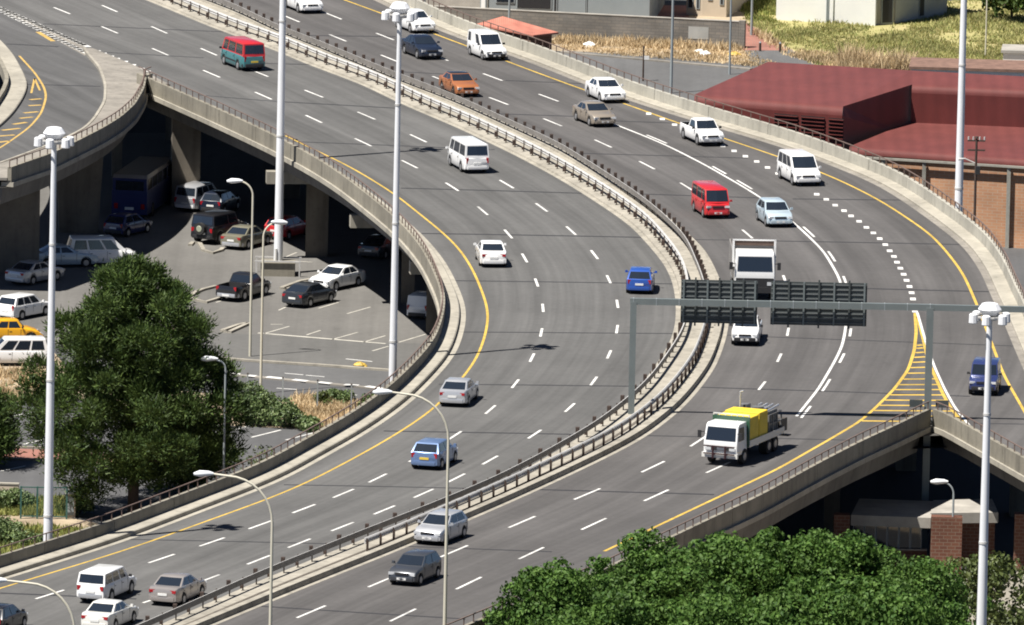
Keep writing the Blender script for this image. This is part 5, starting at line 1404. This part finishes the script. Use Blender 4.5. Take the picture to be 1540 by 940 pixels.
def broad_tree(xy, zc, rx, rz, label, m=M_LEAF, z=GZ, seed=0, leaf=.155, dens=44, proto=None, rot=0.0, group='green leafy trees at the bottom of the photo', cat='tree', name='leafy_tree', nl=46):
    root = empty(name, (xy[0], xy[1], z), rot, label, cat, group)
    if proto is not None:
        for ch in proto.children:
            o = ch.copy(); COL.objects.link(o); o.parent = root
        return root
    rg = random.Random(seed); lobes = []; H = zc - z
    for i in range(nl):
        a = rg.uniform(0, 6.283); u = rg.uniform(-.55, 1); rr = math.sqrt(max(0, 1 - u * u)); k = rg.uniform(.78, .97)
        r = rg.uniform(.75, 1.35) * rx / 4.6
        lobes.append(((math.cos(a) * rr * k * (rx - r * .6), math.sin(a) * rr * k * (rx - r * .6), H + u * k * (rz - r * .5)), r))
    for i in range(10):
        a = rg.uniform(0, 6.283); k = rg.uniform(0, .5); lobes.append(((math.cos(a) * k * rx, math.sin(a) * k * rx, H + rg.uniform(-.1, .55) * rz), 1.5 * rx / 4.6))
    for i in range(16):      # sprigs that break the outline
        a = rg.uniform(0, 6.283); u = rg.uniform(-.1, 1); rr = math.sqrt(max(0, 1 - u * u)); lobes.append(((math.cos(a) * rr * rx * .92, math.sin(a) * rr * rx * .92, H + u * rz * .93), rg.uniform(.3, .55)))
    V, Q = lobes_crown(lobes, dens, leaf); np_mesh('crown', V, Q, m, root)
    trunk_mesh(root, H, .24 * rx / 4.6, [(H * .4 + .3 * i, (l[0][0] * .8, l[0][1] * .8, l[0][2] * .95)) for i, l in enumerate(lobes[:7])])
    return root


GT = [(852, 985, 4.5, 4.9, 'leafy green tree at the left end of the tree row below the dark grey hatchback'),
      (985, 945, 4.8, 4.9, 'leafy green tree whose crown hides the lower end of the yellow line'),
      (1120, 930, 4.7, 4.9, 'leafy green tree in front of the lower right parapet'),
      (1255, 935, 4.7, 4.9, 'leafy green tree in front of the shaded pavilion windows'),
      (1380, 955, 4.3, 4.5, 'leafy green tree below the brick pillar of the pavilion'),
      (915, 1075, 4.9, 5.6, 'leafy green tree at the bottom photo edge, leftmost of the front row'),
      (1060, 1060, 4.9, 5.6, 'leafy green tree at the bottom photo edge, second in the front row'),
      (1210, 1065, 4.9, 5.8, 'leafy green tree at the bottom photo edge, third in the front row'),
      (1365, 1075, 4.8, 5.8, 'leafy green tree at the bottom photo edge, left of the white mast foot'),
      (1470, 1120, 4.0, 5.0, 'leafy green tree covering the foot of the white mast'),
      (775, 1050, 3.4, 4.4, 'small leafy green tree in the front row at the end of the parapet')]
prot = []
for i, (x, y, rx, rz, lab) in enumerate(GT):
    p = PX(x, y, -.6)
    if i < 4: prot.append(broad_tree((p.x, p.y), -.6, 4.6, 4.7, lab, seed=20 + i)); o = prot[-1]
    else: o = broad_tree((p.x, p.y), -.6, rx, rz, lab, proto=prot[i % 4], rot=rnd.uniform(0, 6.28))
    o.scale = (rx / 4.6, rx / 4.6, (rz / 4.7 * 5.3 + 1.5) / 6.8)
p = PX(1482, 905, -2.2); broad_tree((p.x, p.y), -2.2, 2.9, 2.9, 'sparse olive brown tree behind the white mast at the lower right', M_OLIVE, seed=50, leaf=.17, dens=20, group=None, nl=22)
p = PX(1515, 960, -2.8); broad_tree((p.x, p.y), -2.8, 1.9, 1.9, 'small olive tree with bare stem at the bottom right corner', M_OLIVE, seed=51, leaf=.2, dens=10, group=None, nl=14)
p = PX(1522, 30, GZ); broad_tree((p.x, p.y), GZ + 1.3, 2.6, 1.6, 'dark green tree at the top right corner', M_PINE, seed=52, leaf=.25, dens=14, group=None, nl=20)


def pine(px, H, R, label, m, seed, tiers, size=.15, dens=95, z=GZ, lean=0.0, skew=()):
    p = PX(*px, z); root = empty('pine_tree', (p.x, p.y, z), 0, label, 'tree', 'dark pines by the left parapet'); rg = random.Random(seed); lobes = []
    for (t, rr, n) in tiers:
        for k in range(n):
            a = 6.283 * (k + rg.random()) / n; q = rr * rg.uniform(.55, 1.0) * R; r = rg.uniform(.7, 1.25) * (.6 + .5 * rr)
            lobes.append(((math.cos(a) * q, math.sin(a) * q, H * t + rg.uniform(-.5, .5)), r))
        lobes.append(((0, 0, H * t), 1.3 * rr + .5))
        for k in range(n // 2):
            a = 6.283 * (k + rg.random()) / (n // 2); q = rr * .5 * R; lobes.append(((math.cos(a) * q, math.sin(a) * q, H * t + rg.uniform(-.3, .3)), 1.1 * (.5 + .5 * rr)))
    for c in skew: lobes.append(c)
    Ps, Ns = [], []
    for (c, r) in lobes:
        n = int(dens * 4 * math.pi * r * r * .7); d = nrg.normal(size=(n, 3)); d[:, 2] += .5 * nrg.random(n); d /= np.linalg.norm(d, axis=1)[:, None]
        rr = r * (1 - .5 * nrg.random(n) ** 1.3) * (1 + .24 * nrg.normal(size=n)); q = d * rr[:, None]; q[:, 2] *= .75
        Ps.append(q + np.array(c)); Ns.append(d)
    P_ = np.concatenate(Ps); N_ = np.concatenate(Ns); n = len(P_)
    # needle tufts: slim blades pointing out and up
    t = N_ + np.array([0, 0, .5]) + .45 * nrg.normal(size=(n, 3)); t /= np.linalg.norm(t, axis=1)[:, None]
    b = np.cross(t, nrg.normal(size=(n, 3))); b /= np.linalg.norm(b, axis=1)[:, None]; s = size * nrg.uniform(.7, 1.5, n)[:, None]
    V = np.stack([P_ - b * s * .26, P_ + b * s * .26, P_ + t * s * 1.5], 1).reshape(-1, 3); Q = np.arange(n * 3).reshape(-1, 3)
    np_mesh('crown', V, Q, m, root)
    trunk_mesh(root, H * .92, .32 * H / 14, [(max(.8, l[0][2] - .8), (l[0][0] * .85, l[0][1] * .85, l[0][2] - .1)) for l in lobes[::5]])
    return root


pine((200, 778), 15.2, 5.9, 'big dark pine tree standing behind the left parapet', M_PINE, 5,
     [(.17, .45, 5), (.25, .85, 9), (.34, 1.0, 12), (.44, .98, 12), (.54, .95, 12), (.64, .86, 11), (.74, .74, 10), (.83, .60, 9), (.90, .42, 6), (.96, .22, 3)],
     skew=[((-5.6, 0, 8.6), 1.0), ((-5.8, .5, 7.3), 1.1), ((5.3, 0, 7.4), 1.0), ((5.0, 0, 8.6), 1.0), ((4.8, 0, 5.2), 1.0), ((-4.9, 0, 4.6), 1.1), ((-6.2, -.3, 6.4), .9), ((6.0, 0, 6.3), .9), ((5.6, 0, 4.2), .8), ((3.4, 0, 10.8), .9), ((-3.9, 0, 11.2), .8), ((-3.6, -.5, 2.6), 1.2), ((-2.6, -.8, 1.4), 1.0), ((-4.3, -.3, 3.6), 1.1), ((1.0, 0, 14.3), .8), ((-1.6, 0, 13.6), .9), ((2.4, 0, 13.0), .9)])
pine((272, 742), 4.0, 2.9, 'small bright pine beside the foot of the big dark pine', M_PINEL, 9, [(.35, .6, 6), (.55, 1.0, 9), (.75, .85, 8), (.95, .5, 5)], size=.17)
pine((-34, 700), 4.4, 1.9, 'dark bushy pine at the left photo edge beside the parking bays', M_PINE, 13, [(.2, .7, 6), (.45, 1.0, 8), (.7, .8, 7), (.95, .4, 4)], size=.17)


def bush(px, r, h, label, m=M_BUSH, seed=0, leaf=.11, dens=62, n=11, name='bush', z=GZ):
    p = PX(*px, z); rg = random.Random(seed); lobes = []
    for i in range(n):
        a = rg.uniform(0, 6.283); k = rg.uniform(.1, .75); q = rg.uniform(.3, .5) * r
        lobes.append(((math.cos(a) * k * r, math.sin(a) * k * r, rg.uniform(.25, .85) * h * (1 - .4 * k)), q))
    root = empty(name, (p.x, p.y, z), 0, label, 'bush', 'bushes below the left parapet'); V, Q = lobes_crown(lobes, dens, leaf); np_mesh('foliage', V, Q, m, root)
    b = MB()
    for i in range(5): a = rg.uniform(0, 6.28); b.tube([(0, 0, 0), (math.cos(a) * r * .25, math.sin(a) * r * .25, h * .35), (math.cos(a) * r * .45, math.sin(a) * r * .45, h * .6)], [.05, .035, .015], 6)
    b.build('stems', M_BARK, root); return root


bush((378, 636), 1.8, 3.1, 'tall green bush at the right of the dark pine', seed=1, n=12)
bush((408, 640), 1.6, 2.1, 'rounded green bush between the tall bush and the fence post', seed=2, n=10)
bush((438, 642), 1.2, 1.7, 'green bush beside the thin fence posts', seed=3)
bush((462, 648), .9, .9, 'low bright green weed bush at the end of the parking bays', seed=4, leaf=.13)
bush((484, 612), .7, 1.0, 'yellowish bush in the dry grass strip', M_OLIVE, seed=5, leaf=.13)
bush((510, 606), 1.0, .9, 'green scrub behind the second fence post', seed=6, leaf=.13)
bush((560, 618), 1.0, 1.1, 'bright green scrub just behind the left parapet rail', seed=7, leaf=.13)
bush((392, 716), 1.3, 2.0, 'sparse grey green shrub behind the left parapet', M_OLIVE, seed=8, leaf=.12, dens=8)
bush((120, 772), 1.0, 1.9, 'green shrub beside the utility boxes by the white mast', seed=9)
bush((10, 818), 1.6, 1.5, 'leafy green scrub in the bottom left corner behind the parapet', seed=10, n=12)
bush((45, 822), 1.2, .9, 'low green scrub left of the white mast foot', seed=11)
bush((12, 762), 1.6, .9, 'dark green weeds behind the green fence', seed=12)


def tufts(name, poly, z, n, h, m, w=.05, k=4, spread=.18, zf=None):
    """blades of grass over a photo polygon: nobody could count them"""
    W_p = [PX(x, y, z) for x, y in poly]; xs = np.array([p.x for p in W_p]); ys = np.array([p.y for p in W_p]); out = []
    while len(out) < n:
        x = nrg.uniform(xs.min(), xs.max(), 4000); y = nrg.uniform(ys.min(), ys.max(), 4000); ins = np.zeros(4000, bool); j = len(xs) - 1
        for i in range(len(xs)):
            c = ((ys[i] > y) != (ys[j] > y)) & (x < (xs[j] - xs[i]) * (y - ys[i]) / (ys[j] - ys[i] + 1e-12) + xs[i]); ins ^= c; j = i
        keep = np.stack([x[ins], y[ins]], 1)
        clump = np.sin(keep[:, 0] * .9 + 1.3 * np.sin(keep[:, 1] * .5)) + np.sin(keep[:, 1] * .37 + keep[:, 0] * .21); keep = keep[clump + nrg.normal(size=len(keep)) * .8 > -.6]
        out += list(keep)
        if len(keep) == 0 and len(out) == 0: break
    c = np.array(out[:n]); hh = h * nrg.uniform(.5, 1.3, n) * (1 + .4 * np.sin(c[:, 0] * .6) * np.cos(c[:, 1] * .3))
    P_ = np.repeat(c, k, 0) + nrg.normal(size=(n * k, 2)) * spread; H_ = np.repeat(hh, k) * nrg.uniform(.6, 1.1, n * k); a = nrg.uniform(0, 6.283, n * k); ww = w * nrg.uniform(.7, 1.6, n * k)
    d = np.stack([np.cos(a), np.sin(a)], 1) * ww[:, None]; ln = nrg.normal(size=(n * k, 2)) * (H_ * .35)[:, None]; zz = np.full((n * k, 1), z)
    V = np.stack([np.concatenate([P_ - d, zz], 1), np.concatenate([P_ + d, zz], 1), np.concatenate([P_ + ln, zz + H_[:, None]], 1)], 1).reshape(-1, 3)
    o = np_mesh(name, V, np.arange(len(V)).reshape(-1, 3), m); o['kind'] = 'stuff'; return o


tufts('dry_grass', [(820, 62), (1112, 71), (1175, 100), (1130, 100), (1000, 89), (860, 77)], GZ, 1300, .22, M_DRY)
tufts('dry_grass', [(840, 58), (1110, 72), (1110, 79), (840, 66)], GZ, 900, .55, M_DRY)
tufts('dry_grass', [(1330, 340), (1640, 352), (1640, 372), (1480, 372)], GZ, 1800, .6, M_DRY)
tufts('dry_grass', [(1128, 45), (1190, 74), (1330, 100), (1260, 104), (1180, 82)], GZ, 1200, .35, M_DRY)
tufts('meadow', [(1112, 14), (1166, 26), (1320, 40), (1420, -12), (1620, -20), (1620, 100), (1230, 100), (1128, 38)], GZ, 11000, .26, M_YGRASS, .05)
tufts('meadow', [(1112, 10), (1166, 4), (1166, 35), (1130, 30)], GZ, 900, .45, M_GREENG, .06)
tufts('tall_grass', [(1265, 96), (1370, 98), (1370, 112), (1265, 112)], GZ, 900, 1.3, M_DRY)
tufts('dry_grass', [(440, 600), (560, 605), (590, 640), (480, 650)], GZ, 1500, .4, M_DRY)
tufts('dry_grass', [(-20, 560), (60, 560), (60, 605), (-20, 600)], GZ, 900, .4, M_DRY)
tufts('weeds', [(-30, 790), (130, 795), (130, 840), (-30, 860)], GZ, 1300, .35, M_GREENG)
tufts('weeds', [(-30, 748), (110, 752), (110, 776), (-30, 776)], GZ, 1200, .4, M_GREENG)

# ------------------------------------------------------------------ small things by the left road
for i, (x, y0, y1) in enumerate([(372, 592, 562), (425, 603, 568), (477, 617, 572), (528, 620, 578)]):
    b0 = PX(x, y0, GZ); t = height_at((b0.x, b0.y), y1) - GZ
    o = empty('fence_post', (b0.x, b0.y, GZ), 0, 'thin dark fence post in the dry grass, %s' % ('partly inside the tall green bush', 'beside the green bush', 'in the open dry grass', 'nearest to the parapet')[i], 'fence post', 'fence posts on the dry grass strip')
    b = MB(); b.box((0, 0, t / 2), (.09, .09, t)); b.build('shaft', M_GPOLE, o)
    b = MB(); b.box((0, 0, t + .02), (.12, .12, .04)); b.build('cap', M_WOOD, o)
a = PX(31, 780, GZ); c = PX(100, 781, GZ); r = empty('green_fence', (a.x, a.y, GZ), math.atan2(c.y - a.y, c.x - a.x), 'green metal frame fence with open mesh left of the white mast', 'fence'); w = (c - a).length
gm = mat('fence_green', (.03, .10, .085), .6)
for t in (0, .36, .68, 1.0):
    b = MB(); b.box((w * t, 0, .95), (.10, .10, 1.9)); b.build('post', gm, r)
b = MB()
for z in (.15, 1.85): b.bar((0, 0, z), (w, 0, z), .06)
b.build('rail', gm, r)
b = MB()
for k in range(28): b.bar((w * k / 27, 0, .15), (w * k / 27, 0, 1.85), .012)
b.build('mesh_panel', gm, r)
p = PX(106, 778, GZ); o = empty('utility_box', (p.x, p.y, GZ), 0, 'pale utility box with a pitched lid beside the green fence', 'utility box')
b = MB(); b.box((0, 0, .7), (.55, .45, 1.4)); b.build('cabinet', M_CREAM, o); b = MB(); b.box((0, 0, 1.45), (.65, .55, .1), 0, .8); b.build('lid', M_PLW, o); b = MB(); b.box((0, -.235, .7), (.4, .02, 1.1)); b.build('door', M_GPOLE, o)
a = PX(-30, 742, GZ); c = PX(28, 744, GZ); o = empty('low_wall', (a.x, a.y, GZ), math.atan2(c.y - a.y, c.x - a.x), 'low pale wall at the left edge behind the green fence', 'wall'); w = (c - a).length
b = MB(); b.box((w / 2, 0, .3), (w, .25, .6)); b.build('wall', M_CREAM, o); b = MB(); b.box((w / 2, 0, .64), (w + .05, .32, .08)); b.build('coping', M_WALK, o)
# paper and plastic litter, a few pieces
for i, (x, y, s, m, lab) in enumerate([(1060, 83, .5, M_PLW, 'white litter bag in dry grass below the pale wall patch'), (1052, 79, .4, M_PLW, 'smaller white litter bag behind the other one in the dry grass'), (886, 69, .5, M_PLW, 'white litter scrap in the dry grass at the left part of the block wall'), (452, 637, .6, M_PLW, 'white plastic sheet caught in the weeds by the parking bays'), (541, 551, .45, M_YEL, 'yellow painted kerb stone on the street edge'), (1104, 84, .5, M_YEL, 'yellow bag at the foot of the slim grey pole')]):
    p = PX(x, y, GZ); b = MB(); vs = []
    n = 10
    for k in range(n):
        for j in range(4):
            a = 6.283 * k / n; rr = s * (1, .95, .6, .15)[j] * (.8 + .4 * rnd.random()); vs.append((math.cos(a) * rr, math.sin(a) * rr * .7, s * (.0, .25, .5, .6)[j] * (.8 + .4 * rnd.random())))
    fs = [(4 * k + j, 4 * ((k + 1) % n) + j, 4 * ((k + 1) % n) + j + 1, 4 * k + j + 1) for k in range(n) for j in range(3)] + [tuple(4 * k + 3 for k in range(n))]
    b.add(vs, fs); o = b.build('litter_bag' if m is M_PLW else 'yellow_bundle', m); o.location = (p.x, p.y, GZ); tag(o, lab, 'litter' if m is M_PLW else 'bundle')

# ------------------------------------------------------------------ light
AZ = rad(34); EL_ = rad(63)                      # shadows fall to the right and away
tosun = Vector((-math.cos(AZ) * math.cos(EL_), -math.sin(AZ) * math.cos(EL_), math.sin(EL_)))
sl = bpy.data.lights.new('sun', 'SUN'); sl.energy = 5.0; sl.angle = rad(.5); sl.color = (1.0, .955, .89)
so = bpy.data.objects.new('sun', sl); COL.objects.link(so); so.rotation_euler = tosun.to_track_quat('Z', 'Y').to_euler(); so.location = (0, 0, 200)
wd = bpy.data.worlds.new('World'); SC.world = wd; wd.use_nodes = True; nt = wd.node_tree
sky = nt.nodes.new('ShaderNodeTexSky'); sky.sky_type = 'NISHITA'; sky.sun_disc = False; sky.sun_elevation = EL_; sky.air_density = .38; sky.dust_density = .1; sky.altitude = 300; sky.ozone_density = 1.5; sky.sun_rotation = math.atan2(tosun.x, tosun.y)
bg = nt.nodes['Background']; bg.inputs['Strength'].default_value = .05; nt.links.new(sky.outputs[0], bg.inputs['Color'])
SC.view_settings.view_transform = 'Standard'; SC.view_settings.look = 'None'; SC.view_settings.exposure = .86; SC.view_settings.gamma = 1
SC.cycles.filter_width = 1.9; SC.cycles.max_bounces = 6; SC.cycles.diffuse_bounces = 2; SC.cycles.use_denoising = True

for o in SC.objects:
    if 'label' in o and not 4 <= len(o['label'].split()) <= 16: print('LABEL', o.name, len(o['label'].split()))
